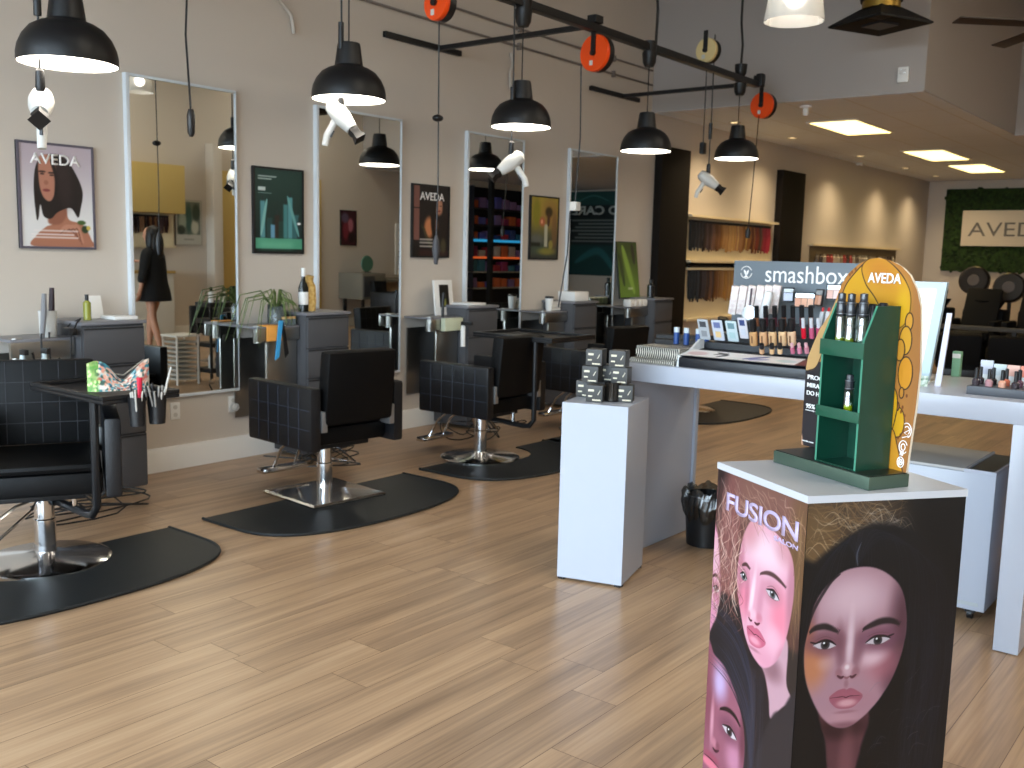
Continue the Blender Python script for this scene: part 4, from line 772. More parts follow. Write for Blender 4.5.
# palettes
def palette(px,py,y,rz,l,cs,w=.05,h=.075):
    p=at(px,py,y); t=thing('makeup_palette',l,'palette',p,rz); t.rotation_euler=(-.12,0,rz); MB().box(-w,w,-.004,.004,0,h,.002).build('case',mat('display_black','15161b',.35),t)
    n=len(cs); 
    for k,c in enumerate(cs): MB().box(-w+.006+k*(2*w-.012)/n,-w+.004+(k+1)*(2*w-.012)/n,-.0055,-.004,.006,h*.62).build('powder_pan',mat('pan'+c,c,.6),t)
    MB().box(-w+.006,w-.006,-.0055,-.004,h*.66,h-.006).build('lid_mirror',mat('pale_silver','b9c0c4',.2,.6),t)
palette(788,302,DY0+.40,.5,'open palette with a blue white square at the back',['c4cce4'],.028,.07); palette(804,308,DY0+.40,.15,'open wide palette with peach powders at the back',['d49a80','d8a488','dcae94'],.05,.075); palette(818,306,DY0+.38,-.6,'narrow open palette with peach powder turned aside',['cc9478','d8a890'],.03,.08); palette(833,300,DY0+.40,.1,'pink palette standing below the header end',['dcb4a8','e8ccc8'],.035,.075)
for k,(px,c) in enumerate(((820,'b8bcc0'),(826,'c4c0c0'))):
    p=at(px,326,DY0+.3); t=thing('lipstick',['left','right'][k]+' white cased lipstick, upright near the green stand','lipstick',p); t.rotation_euler=(.1,.15,0); MB().box(-.009,.009,-.009,.009,0,.07,.002).build('case',mat('ls'+c,c,.3),t)
    MB().lathe([(.006,.07),(.006,.085),(0,.09)],n=10).build('bullet',mat('ls_red','b8202a',.3),t)
# ============================================================ light frame, green cartons, polish tray
p0=PY(902,282,4.40); t=thing('lit_sign','white backlit panel in a pale frame standing on the table','sign',(-1.27,4.40,TZ)); t.rotation_euler=(0,0,.0)
fr=mat('frame_pale','b9cdd6',.3)
q=[(-.16,0,.008),(.08,0,.008),(.125,0,.435),(-.16,0,.435)]
MB().prism(q,(0,.03,0)).build('frame',fr,t)
MB().prism([(-.14,-.002,.04),(.045,-.002,.04),(.085,-.002,.405),(-.14,-.002,.405)],(0,.002,0)).build('panel',mat('lit_panel','f8fbfd',.5,emit='f4faff',es=.75),t)
MB().box(-.1,.06,-.003,-.0022,.36,.39).build('header_line',mat('faint_cream','e6e0cc',.5),t)
MB().box(-.18,.09,-.04,.07,0,.008).build('foot',mat('clear_acrylic','dfe4e6',.2),t)
p=PY(938,375,4.33); t=thing('acrylic_stand','narrow upright pale acrylic strip beside the lit panel','stand',(p.x,4.33,TZ)); MB().prism([(-.011,0,.0),(.013,0,.0),(.035,0,.31),(.015,0,.31)],(0,.012,0)).build('strip',mat('acrylic_lilac','d0cfdf',.2),t)
p=PZ(950,378,TZ); t=thing('green_carton','small green and white carton standing right of the lit panel','carton',(p.x,p.y+.1,TZ)); MB().box(-.018,.018,-.018,.018,0,.115,.002).build('carton',mat('carton_green','7fae8c',.5),t); MB().box(-.018,.018,-.0188,-.018,.085,.105).build('label_band',WHITE,t)
for k,px in enumerate((905,918,928)):
    p=PZ(px,384,TZ); t=thing('leaf_card','%s small card with green leaves under the lit panel'%['left','middle','right'][k],'card',(p.x,4.28,TZ),group='leaf cards'); t.rotation_euler=(-.2,0,0); MB().box(-.025,.025,0,.003,0,.045).build('card',noisy('leaf_card','3c6a3c','dfe6dc',50,.4),t)
t=thing('polish_tray','grey tray of nail polish bottles at the right table end','tray',(-.98,4.17,TZ)); MB().box(0,.32,0,.16,0,.035,.003).build('tray',mat('tray_grey','45474d',.4),t)
pc=['3a3238','d8a088','6a4a58','1f1e22','c86a50','2c2830','b88a90','503840','d8b0a0','24262c']
for r_i in range(2):
    for k in range(6):
        c=random.choice(pc); o=thing('nail_polish','%s nail polish bottle, %s row, place %d from the left'%({'3a3238':'dark plum','d8a088':'peach','6a4a58':'mauve','1f1e22':'black','c86a50':'coral','2c2830':'dark','b88a90':'dusty pink','503840':'wine','d8b0a0':'nude','24262c':'charcoal'}[c],['front','rear'][r_i],k+1),'nail polish',(-.955+.048*k,4.205+.07*r_i,TZ+.0355),group='nail polish bottles in the tray')
        MB().lathe([(0,0),(.014,0),(.015,.02),(.007,.028)],n=12).build('body',mat('np'+c,c,.2),o); MB().lathe([(.0075,.028),(.007,.068),(0,.07)],n=10).build('cap',BLKP,o)
t=thing('colour_swatch_strip','pastel colour strip standing behind the nail polish','swatch',(-.97,4.325,TZ)); 
for k,c in enumerate(['c8ccdc','c9d6dc','e8b8a8','e88a70','e8c8bc','dcb4b4']): MB().box(.05*k,.05*k+.048,0,.01,.07,.115+(.012 if k==0 else 0),.002).build('swatch',mat('sw'+c,c,.4),t)
MB().box(0,.3,.002,.008,0,.07).build('support',mat('clear_acrylic','dfe4e6',.2),t)
# ============================================================ the printed pedestal in the foreground
FA=Vector((-1.176,2.409,0)); FB=Vector((-.843,2.207,0)); FC=Vector((-.580,2.554,0)); FD=FA+(FC-FB); FH=.95
t=thing('printed_pedestal','square pedestal wrapped in large portraits of women, in the right foreground','pedestal',FB)
MB().prism([v-FB for v in (FA,FB,FC,FD)],(0,0,FH-.018)).build('body',mat('pedestal_black','0a0a0c',.4),t)
m_=(FA+FB+FC+FD)/4
MB().prism([(v-FB)+(v-m_).normalized()*.004+Vector((0,0,FH-.018)) for v in (FA,FB,FC,FD)],(0,0,.018)).build('top_board',mat('pedestal_top','b6b7bc',.3),t)
def eye(A,xl,xr,y,ti=0,h=.011,look=0,lid='9a6a72',iris='4c4650',sc='cfc2c8'):
    w=xr-xl; xm=(xl+xr)/2; h1=h
    P=[(xl,y-ti),(xl+.3*w,y+h1*.8),(xm+.05*w,y+h1),(xr-.2*w,y+h1*.65+ti*.5),(xr,y+ti),(xr-.25*w,y-h1*.65+ti*.5),(xm,y-h1*.85),(xl+.25*w,y-h1*.6)]
    A.ell(xm,y+h*.3,w*.72,h*2.6,lid,.55,.5)
    m=A.shape(P,sc,1,.0012)
    A.ell(xm+look,y+h*.1,h*.98,h*1.0,iris,1,.14,clip=m); A.ell(xm+look,y+h*.1,h*.5,h*.5,'0c0a0e',1,.2,clip=m); A.ell(xm+look-h*.3,y+h*.45,h*.22,h*.2,'ffffff',1,.4,clip=m)
    A.stroke(P[:5],h*.26,'1c1014',.95,.4); A.stroke([P[4],P[5],P[6],P[7],P[0]],h*.1,'6a3c44',.7,.5)
    A.stroke([(xl+.05*w,y+h*1.0),(xm,y+h*1.75),(xr,y+h*1.0+ti)],h*.12,'6e444c',.6,.5)
def brow(A,P,w=.006,c='231a1c',hair=True):
    A.stroke(P,w,c,.92,.55); S=A.spl(P,n=7)
    for k in range(0,len(S)-1):
        a=S[k]; A.stroke([tuple(a+[0,-w*.7]),tuple(a+[w*.7,w*.7])],.0008,c,.7,.5,False)
def lips(A,L,Rr,top,mid,bot,c='a8566a',hi='e4a0aa'):
    mx=mid[0]; y0=mid[1]
    A.shape([L,(L[0]*.5+mx*.5-.004,top[1]*.8+y0*.2),(mx-.008,top[1]),(mx,top[1]-.003),(mx+.010,top[1]),(Rr[0]*.55+mx*.45,top[1]*.75+y0*.25),Rr,(mx+.004,y0)],c,1,.0014)
    A.shape([L,(mx,y0-.001),Rr,(Rr[0]*.6+mx*.4,bot[1]*.8+y0*.2),(mx+.002,bot[1]),(L[0]*.6+mx*.4,bot[1]*.8+y0*.2)],c,1,.0014)
    A.ell(mx+.003,(bot[1]+y0)/2,(Rr[0]-L[0])*.27,(y0-bot[1])*.3,hi,.8,.6); A.stroke([L,(mx-.01,y0+.002),(mx,y0-.001),(mx+.012,y0+.002),Rr],.0014,'4c1a26',.9,.5)
    A.ell(mx,bot[1]-.008,(Rr[0]-L[0])*.3,.004,'7c4450',.4,.7)
def hairs(A,n,f,w=.0012,cs=('3a3a44',),a=.5):
    for k in range(n):
        P=f(k); A.stroke(P,random.uniform(.5,1.3)*w,random.choice(cs),a*random.uniform(.4,1),.6)
# ---- right panel: woman with long black hair
Wd=(FC-FB).length; HT=FH-.018
A=Art(Wd,HT,300,620,'09090c'); A.k=.78
A.ell(.1,.90,.16,.13,'4c3a2a',1,.5); A.ell(.02,.8,.07,.13,'6e5234',1,.4)
U=random.uniform
hairs(A,110,lambda k:(lambda x,y:[(x,y),(x+U(.01,.04),y+U(-.03,.04)),(x+U(.04,.09),y+U(-.05,.02)),(x+U(.08,.13),y+U(-.06,.03))])(U(-.02,.17),U(.78,.96)),.0013,('9a7a54','c8a67e','7c5c3c','e0c8a8','5a4028','8a6a48'),.65)
hairs(A,30,lambda k:(lambda x,y:[(x,y),(x+.03,y-.03),(x+.07,y-.02),(x+.1,y-.06)])(U(.12,.2),U(.86,.93)),.0009,('9c8e84','c8bcb0'),.5)
A.shape([(-.02,.2),(-.02,.74),(.03,.79),(.10,.84),(.18,.875),(.27,.86),(.36,.80),(.42,.68),(.46,.4),(.46,.0),(-.02,0)],'0b0b0f',1,.012)
neck=A.shape([(.07,.42),(.2,.40),(.19,.30),(.17,.2),(.16,.1),(.14,-.02),(.09,-.02),(.1,.2),(.09,.32)],'5c343a',1,.006); A.ell(.13,.36,.07,.03,'2c1418',.8,.6,clip=neck); A.ell(.15,.25,.02,.1,'8a5458',.6,.7,clip=neck)
face=A.shape([(.14,.768),(.10,.757),(.062,.725),(.034,.68),(.021,.62),(.015,.56),(.022,.50),(.042,.445),(.07,.398),(.10,.370),(.132,.359),(.165,.366),(.205,.395),(.24,.435),(.27,.49),(.288,.55),(.294,.61),(.285,.67),(.265,.715),(.228,.748),(.185,.766)],'b2848f',1,.003)
A.ell(.14,.69,.085,.055,'e2bcc6',.9,.8,clip=face); A.ell(.288,.60,.04,.15,'4c2a34',.85,.7,clip=face); A.ell(.272,.47,.035,.09,'583440',.8,.8,.4,clip=face); A.ell(.02,.66,.02,.08,'7c5058',.7,.7,clip=face)
A.ell(.035,.525,.04,.055,'c87c50',.85,.7,clip=face); A.ell(.02,.60,.02,.04,'b06848',.7,.7,clip=face); A.ell(.235,.515,.045,.04,'c0707c',.6,.8,.3,clip=face); A.ell(.205,.535,.035,.02,'ecc4cc',.85,.8,.2,clip=face); A.ell(.075,.53,.02,.016,'d8a8a0',.5,.8,clip=face)
A.ell(.135,.385,.045,.02,'c8929a',.6,.8,clip=face); A.ell(.135,.362,.07,.012,'7a4a54',.7,.7,clip=face); A.ell(.19,.42,.04,.03,'b07a86',.5,.8,clip=face)
# nose
A.ell(.112,.57,.012,.05,'7c4c58',.75,.8,.08,clip=face); A.ell(.163,.56,.014,.05,'82525e',.7,.8,-.1,clip=face); A.ell(.139,.58,.009,.07,'ecccd4',.85,.8,clip=face)
A.ell(.137,.512,.016,.015,'d4a6ae',.9,.6,clip=face); A.ell(.113,.503,.010,.011,'9c6670',.7,.5,clip=face); A.ell(.160,.502,.011,.012,'9a646e',.7,.5,clip=face); A.ell(.135,.516,.006,.006,'f0dadd',.9,.6)
A.stroke([(.108,.497),(.120,.490),(.128,.494)],.0035,'4c2028',.9); A.stroke([(.144,.493),(.152,.489),(.163,.496)],.0035,'4c2028',.9); A.stroke([(.128,.492),(.136,.488),(.144,.492)],.003,'7c444e',.7)
A.ell(.136,.474,.006,.012,'92606a',.6,.7)
A.ell(.07,.588,.045,.022,'7c4c58',.6,.7,clip=face); A.ell(.22,.59,.05,.024,'7a4a5c',.6,.7,clip=face); eye(A,.036,.101,.577,-.003,.0125,.002,'744450','3a3438'); eye(A,.180,.252,.577,.004,.0125,.0,'744456','3a3438'); A.stroke([(.24,.585),(.262,.592)],.0022,'1c1014'); A.stroke([(.045,.583),(.028,.588)],.002,'1c1014')
brow(A,[(.103,.608),(.08,.620),(.062,.625),(.04,.622),(.024,.612)],.0080); brow(A,[(.170,.609),(.195,.619),(.222,.627),(.25,.626),(.274,.615)],.0085)
lips(A,(.092,.4395),(.184,.4385),(.136,.461),(.138,.438),(.136,.408),'a45a6a','e8b0b4')
for k in range(46):
    a=k/45; A.stroke([(.145,.775),(.145+.12*(a-.35),.83+.03*math.sin(a*3)),(.02+.38*a,.72+.08*math.sin(a*PI)),(.0+.44*a,.5)],.001,random.choice(['1c1e28','14151c','24242e','101014']),.7,.6,clip=1-face)
hairs(A,90,lambda k:(lambda x:[(x,U(.55,.8)),(x+U(-.01,.03),.5),(x+U(-.03,.04),.3),(x+U(-.05,.05),.05)])(U(.29,.43)),.0012,('1c1d28','24242e','14141a'),.6)
hairs(A,16,lambda k:(lambda x,y:[(x,y),(x+U(.01,.03),y+U(.015,.04)),(x+U(.03,.06),y+U(.02,.05))])(U(.2,.36),U(.2,.5)),.0007,('7c7480','5a5660'),.6)
A.stroke([(.145,.77),(.14,.80),(.15,.83)],.0016,'6a7080',.7); A.stroke([(.10,.755),(.07,.73),(.03,.66),(.012,.58)],.004,'140e12',.8)
u=(FC-FB).normalized(); A.mesh('portrait_print',(0,0,0),tuple(u),(0,0,1),PRINTG,t,off=.0012)
# ---- left panel
Wl=(FB-FA).length
A=Art(Wl,HT,260,620,'241a1c'); A.k=.86
A.rect(-.01,.4,.42,.95,'54342e',1,.05); A.ell(.22,.90,.22,.08,'7a5248',1,.6); A.ell(.37,.8,.05,.14,'6e4e34',1,.5); A.ell(.03,.90,.03,.1,'1c1416',.9,.5); A.ell(.07,.75,.05,.2,'7c4c48',1,.5)
A.rect(.34,.40,-.01,.56,'2b2220',1,.012)
A.ell(.10,.46,.12,.09,'15151c',1,.4); A.shape([(0,.50),(.12,.52),(.2,.45),(.24,.3),(.24,.1),(.22,-.02),(.4,-.02),(.4,.4),(.3,.36),(.26,.46),(.18,.56),(.1,.6),(.0,.58)],'1d181c',1,.008)
# far left face
f0=A.shape([(-.02,.78),(.008,.765),(.022,.72),(.034,.66),(.04,.60),(.034,.54),(.018,.50),(-.02,.47)],'d48ca4',1,.004); A.ell(.01,.68,.015,.06,'ecbccc',.7,.8,clip=f0)
brow(A,[(.0,.628),(.018,.636),(.038,.622)],.005,'3a2020'); eye(A,.004,.036,.597,0,.010,0,'a05c70')
# neck and garment of the blonde woman
A.shape([(.235,.50),(.34,.58),(.352,.47),(.378,.435),(.34,.40),(.298,.352),(.285,.40),(.265,.45)],'c095a0',1,.004); A.ell(.29,.48,.04,.03,'7a5058',.7,.7); A.shape([(.298,.352),(.34,.395),(.40,.44),(.40,-.02),(.22,-.02),(.24,.2)],'2c2629',1,.006)
face=A.shape([(.175,.835),(.145,.80),(.128,.75),(.118,.69),(.122,.63),(.142,.575),(.165,.525),(.195,.49),(.228,.472),(.256,.469),(.29,.49),(.318,.525),(.338,.575),(.352,.64),(.358,.70),(.352,.76),(.33,.80),(.28,.826),(.22,.835)],'dfa0b2',1,.003)
A.ell(.235,.765,.08,.045,'efccd6',.9,.8,clip=face); A.ell(.31,.62,.035,.06,'e6788e',.75,.8,clip=face); A.ell(.15,.62,.025,.05,'e07088',.65,.8,clip=face); A.ell(.35,.70,.018,.12,'a86878',.7,.7,clip=face); A.ell(.13,.70,.015,.1,'b06a7c',.7,.7,clip=face)
A.ell(.26,.49,.05,.02,'d890a4',.6,.8,clip=face); A.ell(.29,.56,.03,.03,'f0bccb',.6,.8,clip=face); A.ell(.33,.52,.02,.04,'a86474',.6,.8,-.5,clip=face); A.ell(.16,.80,.04,.04,'c07c80',.6,.8,clip=face); A.ell(.32,.79,.04,.03,'c08288',.6,.8,clip=face)
A.ell(.19,.64,.008,.06,'f6d8e0',.85,.8,-.12,clip=face); A.ell(.225,.63,.012,.05,'c07a8e',.55,.8,-.1,clip=face); A.ell(.166,.64,.008,.05,'b8687e',.6,.8,clip=face)
A.ell(.196,.590,.015,.014,'f0b8c6',.9,.6,clip=face); A.ell(.226,.590,.012,.012,'c87488',.7,.6,clip=face); A.ell(.18,.583,.007,.010,'c87488',.6,.6,clip=face); A.stroke([(.178,.576),(.188,.570),(.196,.573)],.003,'5a2430'); A.stroke([(.205,.572),(.217,.570),(.23,.578)],.0034,'5a2430')
eye(A,.130,.163,.674,-.003,.0115,.002,'b87484','5a6064'); eye(A,.246,.304,.669,-.005,.0118,.0,'b87484','5a6064')
brow(A,[(.217,.705),(.245,.716),(.272,.719),(.30,.714),(.328,.704)],.006,'4c3030'); brow(A,[(.172,.703),(.155,.71),(.136,.702)],.005,'4c3030')
lips(A,(.174,.5475),(.258,.536),(.196,.560),(.208,.540),(.222,.508),'c4607a','f0a8b8')
# bottom left face
f2=A.shape([(-.02,.42),(.03,.412),(.08,.40),(.12,.37),(.155,.33),(.182,.28),(.195,.22),(.192,.15),(.175,.08),(.14,.0),(.1,-.03),(-.02,-.03)],'97586a',1,.004)
A.ell(.06,.345,.035,.045,'c9b4e0',.9,.8,clip=f2); A.ell(.0,.3,.035,.13,'7a3c48',.7,.8,clip=f2); A.ell(.15,.165,.035,.045,'cf8ca8',.8,.8,clip=f2); A.ell(.185,.24,.015,.08,'5c2c38',.7,.8,clip=f2); A.ell(.13,.06,.04,.05,'8a4a5a',.6,.8,clip=f2); A.ell(.035,.22,.008,.06,'dc9cac',.8,.8,clip=f2)
A.ell(.05,.165,.013,.013,'c47c8c',.9,.6,clip=f2); A.stroke([(.045,.148),(.06,.144),(.078,.155)],.004,'3c1420'); A.ell(.07,.162,.010,.012,'7c4050',.7,.6)
brow(A,[(.070,.273),(.095,.284),(.12,.289),(.147,.284),(.17,.268)],.0065,'1c1012'); eye(A,.085,.158,.230,-.005,.0135,0,'6e3c50','3c3036')
A.ell(.04,.118,.04,.012,'9c4c60',1,.4); A.ell(.035,.095,.045,.013,'e0788c',1,.4); A.stroke([(.0,.108),(.04,.11),(.085,.105)],.0018,'3c1420')
# curls and dark hair strands
def curl(k):
    x,y=U(.0,.12),U(.62,.93); return [(x,y),(x+U(-.02,.03),y-.03),(x+U(-.02,.02),y-.06),(x+U(-.01,.04),y-.09),(x+U(-.02,.02),y-.12)]
hairs(A,120,curl,.0014,('c89888','e0b8a8','a87068','8a5450','6a3c38','f0d4c4'),.7)
hairs(A,90,lambda k:(lambda x,y:[(x,y),(x+U(.0,.03),y-U(.0,.03)),(x+U(.02,.06),y-U(.01,.05)),(x+U(.04,.08),y-U(.03,.08))])(U(.08,.34),U(.84,.93)),.0014,('a87c6c','c89c88','7c4e44','5c3830','d8b09c'),.6)
hairs(A,40,lambda k:(lambda x,y:[(x,y),(x+U(-.01,.01),y-.06),(x+U(-.01,.02),y-.12)])(U(.355,.39),U(.65,.93)),.0012,('8a6a4a','b08c64','5a4028'),.6)
hairs(A,12,lambda k:(lambda y:[(U(.10,.13),y),(U(.085,.12),y-.04),(U(.10,.14),y-.08)])(U(.62,.8)),.0013,('f0d4c0','e8c0a8'),.8)
hairs(A,80,lambda k:(lambda y:[(U(-.02,.08),y),(.12,y-.03),(.2,y-.12),(.235,y-.28)])(U(.38,.56)),.0014,('2c3044','3a4058','1c1c26','24242e'),.7)
hairs(A,40,lambda k:(lambda x:[(x,.45),(x+U(-.01,.02),.25),(x+U(-.02,.02),.0)])(U(.2,.26)),.0012,('2c2c38','3c3844'),.6)
u=(FB-FA).normalized(); O=FA-FB; A.mesh('portrait_print',tuple(O),tuple(u),(0,0,1),PRINTG,t,off=.0012)
lt=mat('lavender_lettering','b4a4c4',.4)
text('FUSION','lettering',tuple(O+u*.050+Vector((0,0,.829))+Vector((-.202,-.333,0)).normalized()*.0014),tuple(u),(0,0,1),.312,.05,lt,t,.0015,bold=.02,space=.95)
text('SALON','lettering',tuple(O+u*.268+Vector((0,0,.8085))+Vector((-.202,-.333,0)).normalized()*.0014),tuple(u),(0,0,1),.096,.0125,lt,t,.0015,bold=.02)
# ============================================================ counter stand on top of it
GR=mat('bottle_green','0e3a2b',.3,coat=.3); GRL=mat('green_edge','3f7e66',.35); GMET=mat('green_grey_metal','55675a',.3,.55)
t=thing('product_stand','green counter stand with a round topped orange backboard on the printed pedestal','display stand',(-1.067,2.515,FH),math.atan2(-.448,.894))
MB().box(0,.349,0,.132,.0,.033,.002).build('base_tray',GMET,t); MB().box(.004,.345,.003,.129,.033,.035).build('tray_inset',mat('tray_dark','1c2420',.3,.3),t)
u0,u1,v0,v1=.146,.291,.012,.122; T=.007
for x in (u0,u1-T):
    side=MB().prism([(x,v0,.035),(x,v1,.035),(x,v1,.443),(x,v0+.036,.443),(x,v0,.358)],(T,0,0)).build('side_panel',GR,t)
    MB().prism([(x+.0005,v0-.0006,.036),(x+T-.0005,v0-.0006,.036),(x+T-.0005,v0-.0006,.358),(x+.0005,v0-.0006,.358)],(0,.0006,0)).prism([(x+.0005,v0-.0004,.358),(x+T-.0005,v0-.0004,.358),(x+T-.0005,v0+.0356,.4436),(x+.0005,v0+.0356,.4436)],(0,.0006,0.0002)).build('edge_strip',GRL,side)
MB().box(u0+T,u1-T,v1-T,v1,.035,.443).build('back_panel',GR,t)
for z,hh in ((.317,.04),(.158,.028)):
    s_=MB().box(u0+T,u1-T,v0,v1-T,z,z+.004).build('shelf',GR,t); MB().box(u0-.004,u1+.002,v0-.004,v0,z-.004,z+hh-.004,.001).build('front_lip',mat('lip_green','154a37',.3,coat=.3),s_)
MB().box(u0+T,u1-T,v0,v1-T,.035,.038).build('shelf',GR,t)
# backboard
BWd=.378; x0b=-.034
def Lf(h):
    pts=[(0,0),(.215,0),(.25,.006),(.285,.022),(.33,.045),(.372,.078),(.412,.098),(.455,.116),(.485,.14),(.507,.170),(.52,.20),(.5255,.235)]
    return np.interp(h,[p[0] for p in pts],[p[1] for p in pts])
def Rf(h):
    pts=[(0,.378),(.16,.392),(.26,.396),(.31,.392),(.36,.389),(.41,.383),(.45,.368),(.485,.343),(.507,.313),(.52,.275),(.5255,.236)]
    return np.interp(h,[p[0] for p in pts],[p[1] for p in pts])
HB=.5255; Z_=.035
n=40; hs=[HB*k/n for k in range(n+1)]
out=[(x0b+float(Rf(h)),v1+.004,Z_+h) for h in hs]+[(x0b+float(Lf(h)),v1+.004,Z_+h) for h in hs[::-1]]
MB().prism(out,(0,.006,0)).build('backboard',mat('board_white_edge','d8c8b0',.5),t)
A=Art(.40,HB,260,340,'b9793c'); A.k=.78; y_=A.Y; A.X=Lf(y_)+(A.X/.40)*(Rf(y_)-Lf(y_)); A.w=.40
def blob(P,c,lw=.0022,fill2=None):
    A.shape(P,'3a2214',1,.001); m=A.shape(P,c,1,.001); 
    cx=sum(p[0] for p in P)/len(P); cy=sum(p[1] for p in P)/len(P); Q=[(cx+(p[0]-cx)*.96,cy+(p[1]-cy)*.96) for p in P]
    D,_,ins=A.dist(A.spl(P,closed=True),True); A.mix((1-sm(D,lw*.5,lw)),'3a2214'); return ins
# painting via distance uses plain arrays, stroke windows assume a regular grid -> use full-size strokes
def st(P,w,c,a=1):
    D,T,_=A.dist(A.spl(P),False); A.mix(1-sm(D,w*.6,w*1.2),c,a)
A.mix(1-sm(A.X,.30,.40),'d88e38',.8)
blob([(.20,.515),(.15,.475),(.125,.44),(.12,.40),(.15,.36),(.20,.35),(.26,.32),(.315,.33),(.31,.36),(.26,.42),(.20,.47)],'f2b21c')
A.ell(.17,.40,.04,.03,'dd8c28',.9,.6)
blob([(.185,.505),(.235,.53),(.30,.50),(.345,.45),(.352,.40),(.338,.365),(.31,.352),(.28,.37),(.235,.425),(.20,.46)],'eda623'); A.ell(.25,.49,.05,.03,'e08f26',.9,.7,-.4); A.ell(.33,.41,.02,.05,'fbc21e',.8,.7)
for cx,cy,r,c in ((.352,.372,.016,'f0a838'),(.345,.325,.026,'f2ae30'),(.330,.30,.02,'e8a030'),(.352,.245,.030,'f0a028'),(.345,.195,.010,'d89030'),(.34,.12,.028,'f4b41e'),(.335,.16,.008,'c87828')):
    P=[(cx+r*.75*math.cos(a),cy+r*1.35*math.sin(a)) for a in [k*PI/5 for k in range(10)]]; blob(P,c,.0022)
blob([(.29,.21),(.325,.20),(.335,.16),(.325,.10),(.31,.06),(.29,.04)],'f6b61a')
blob([(.29,.08),(.325,.10),(.345,.06),(.36,.02),(.365,-.02),(.29,-.02)],'f2a52a')
for cx,cy in ((.352,.160),(.348,.148),(.36,.14),(.352,.09),(.345,.082),(.362,.19),(.36,.10),(.15,.487),(.162,.495),(.143,.48)): A.ell(cx,cy,.0032,.0045,'7a3c14',.9,.3)
# left dark part
A.shape([(-.03,-.02),(-.03,.20),(.14,.20),(.14,-.02)],'28242a',1,.002,spl=False); A.shape([(-.02,.2),(.0,.215),(.02,.215),(.05,.24),(.1,.24),(.14,.2)],'28242a',1,.002,spl=False)
A.shape([(-.03,.33),(-.03,.225),(.012,.212),(.04,.225),(.062,.27),(.085,.33),(.10,.38),(.12,.42)],'e2b474',1,.002); st([(.012,.212),(.04,.225),(.062,.27),(.085,.33),(.11,.40)],.0018,'3a2214')
A.shape([(-.01,-.01),(.012,-.01),(.002,.03),(-.01,.035)],'d0a080',1,.002,spl=False)
A.mesh('board_print',(x0b,v1+.004,Z_),(1,0,0),(0,0,1),PRINT,t,off=.0012)
yb=v1+.002
text('AVEDA','lettering',(.175,yb,Z_+.462),(1,0,0),(0,0,1),.110,.026,WTXT,t,.002,bold=.02)
for s_,z,w_,hh in (('PROOF','.188',.074,.0125),('MIRACLE','.166',.085,.0125),('DO HAIR','.144',.082,.0125),('95%','.107',.036,.013)):
    text(s_,'lettering',(-.022,yb,Z_+float(z)),(1,0,0),(0,0,1),w_,hh,WTXT,t,.002,bold=.02)
text('naturally derived','lettering',(-.022,yb,Z_+.099),(1,0,0),(0,0,1),.07,.005,WTXT,t,.002); text('aveda.com','lettering',(-.028,yb,Z_+.012),(1,0,0),(0,0,1),.045,.005,WTXT,t,.002)
g=MB()
def ring(cx,cz,r,a0=0,a1=2*PI,sx=.8):
    g.tube([(cx+r*sx*math.cos(a0+(a1-a0)*k/20),yb,cz+r*math.sin(a0+(a1-a0)*k/20)) for k in range(21)],.0011,5)
ring(.325,Z_+.023,.013); ring(.325,Z_+.023,.007); ring(.33,Z_+.062,.016,.4,5.6); ring(.33,Z_+.062,.008); ring(.337,Z_+.105,.018,-1.2,2.2); ring(.338,Z_+.105,.010,-1,2.4)
for a_ in (0,2.1,4.2): g.tube([(.325,yb,Z_+.023),(.325+.010*math.cos(a_),yb,Z_+.023+.012*math.sin(a_))],.0011,5)
for k in range(3): g.tube([(.322+.004*k,yb,Z_+.04),(.324+.004*k,yb,Z_+.052)],.0011,5)
g.tube([(.325,yb,Z_+.085),(.345,yb,Z_+.092),(.33,yb,Z_+.098),(.35,yb,Z_+.11)],.0012,5)
g.build('white_drawing',WTXT,t)
# bottles in the stand (things of their own)
TM=Matrix.Translation((-1.067,2.515,FH))@Matrix.Rotation(math.atan2(-.448,.894),4,'Z')
def serum(uu,vv,z,l,oil='b8c01e',h=.125,full=False,capc='2a2c30'):
    p=TM@Vector((uu,vv,z)); o=thing('oil_bottle',l,'bottle',p,group='slim oil bottles in the green stand')
    if full: MB().lathe([(0,0),(.0115,0),(.0115,h),(.009,h+.004),(0,h+.004)],n=18).build('tube',mat('dark_tube','1a1a1d',.25,coat=.5),o)
    else:
        MB().lathe([(0,0),(.0128,0),(.0132,.002),(.0132,h*.58),(.0105,h*.62)],n=20,cap=False).build('glass',glass_mat('bottle_glass','d8e4dc',.22),o)
        MB().lathe([(0,.003),(.0108,.003),(.0108,h*.24),(0,h*.24)],n=16).build('oil',mat('oil_'+oil,oil,.15,coat=.5),o)
        MB().lathe([(.0105,h*.60),(.0118,h*.62),(.0118,h*.84),(.0098,h*.86),(.0098,h*.98),(0,h)],n=18).build('cap',mat('cap_'+capc,capc,.25,coat=.5),o)
        for zz in (.64,.83): MB().lathe([(.0121,h*zz),(.0121,h*zz+.0015)],n=18).build('cap_ring',mat('ring_grey','6c6e72',.3,.8),o)
zt=.0+.322
serum(.176,.04,zt,'slim oil bottle at the left of the top shelf of the green stand',h=.15); serum(.210,.04,zt,'slim oil bottle second from the left on the top shelf',h=.15); serum(.246,.045,zt,'slim clear bottle third on the top shelf',oil='8c9a8c',h=.152); serum(.276,.08,zt,'dark tube behind the right edge of the top shelf',full=True,h=.125)
serum(.198,.08,zt,'dark tube behind the left bottles on the top shelf',full=True,h=.12); serum(.236,.085,zt,'dark tube behind the middle bottles on the top shelf',full=True,h=.12); serum(.165,.085,zt,'dark tube at the back left corner of the top shelf',full=True,h=.115)
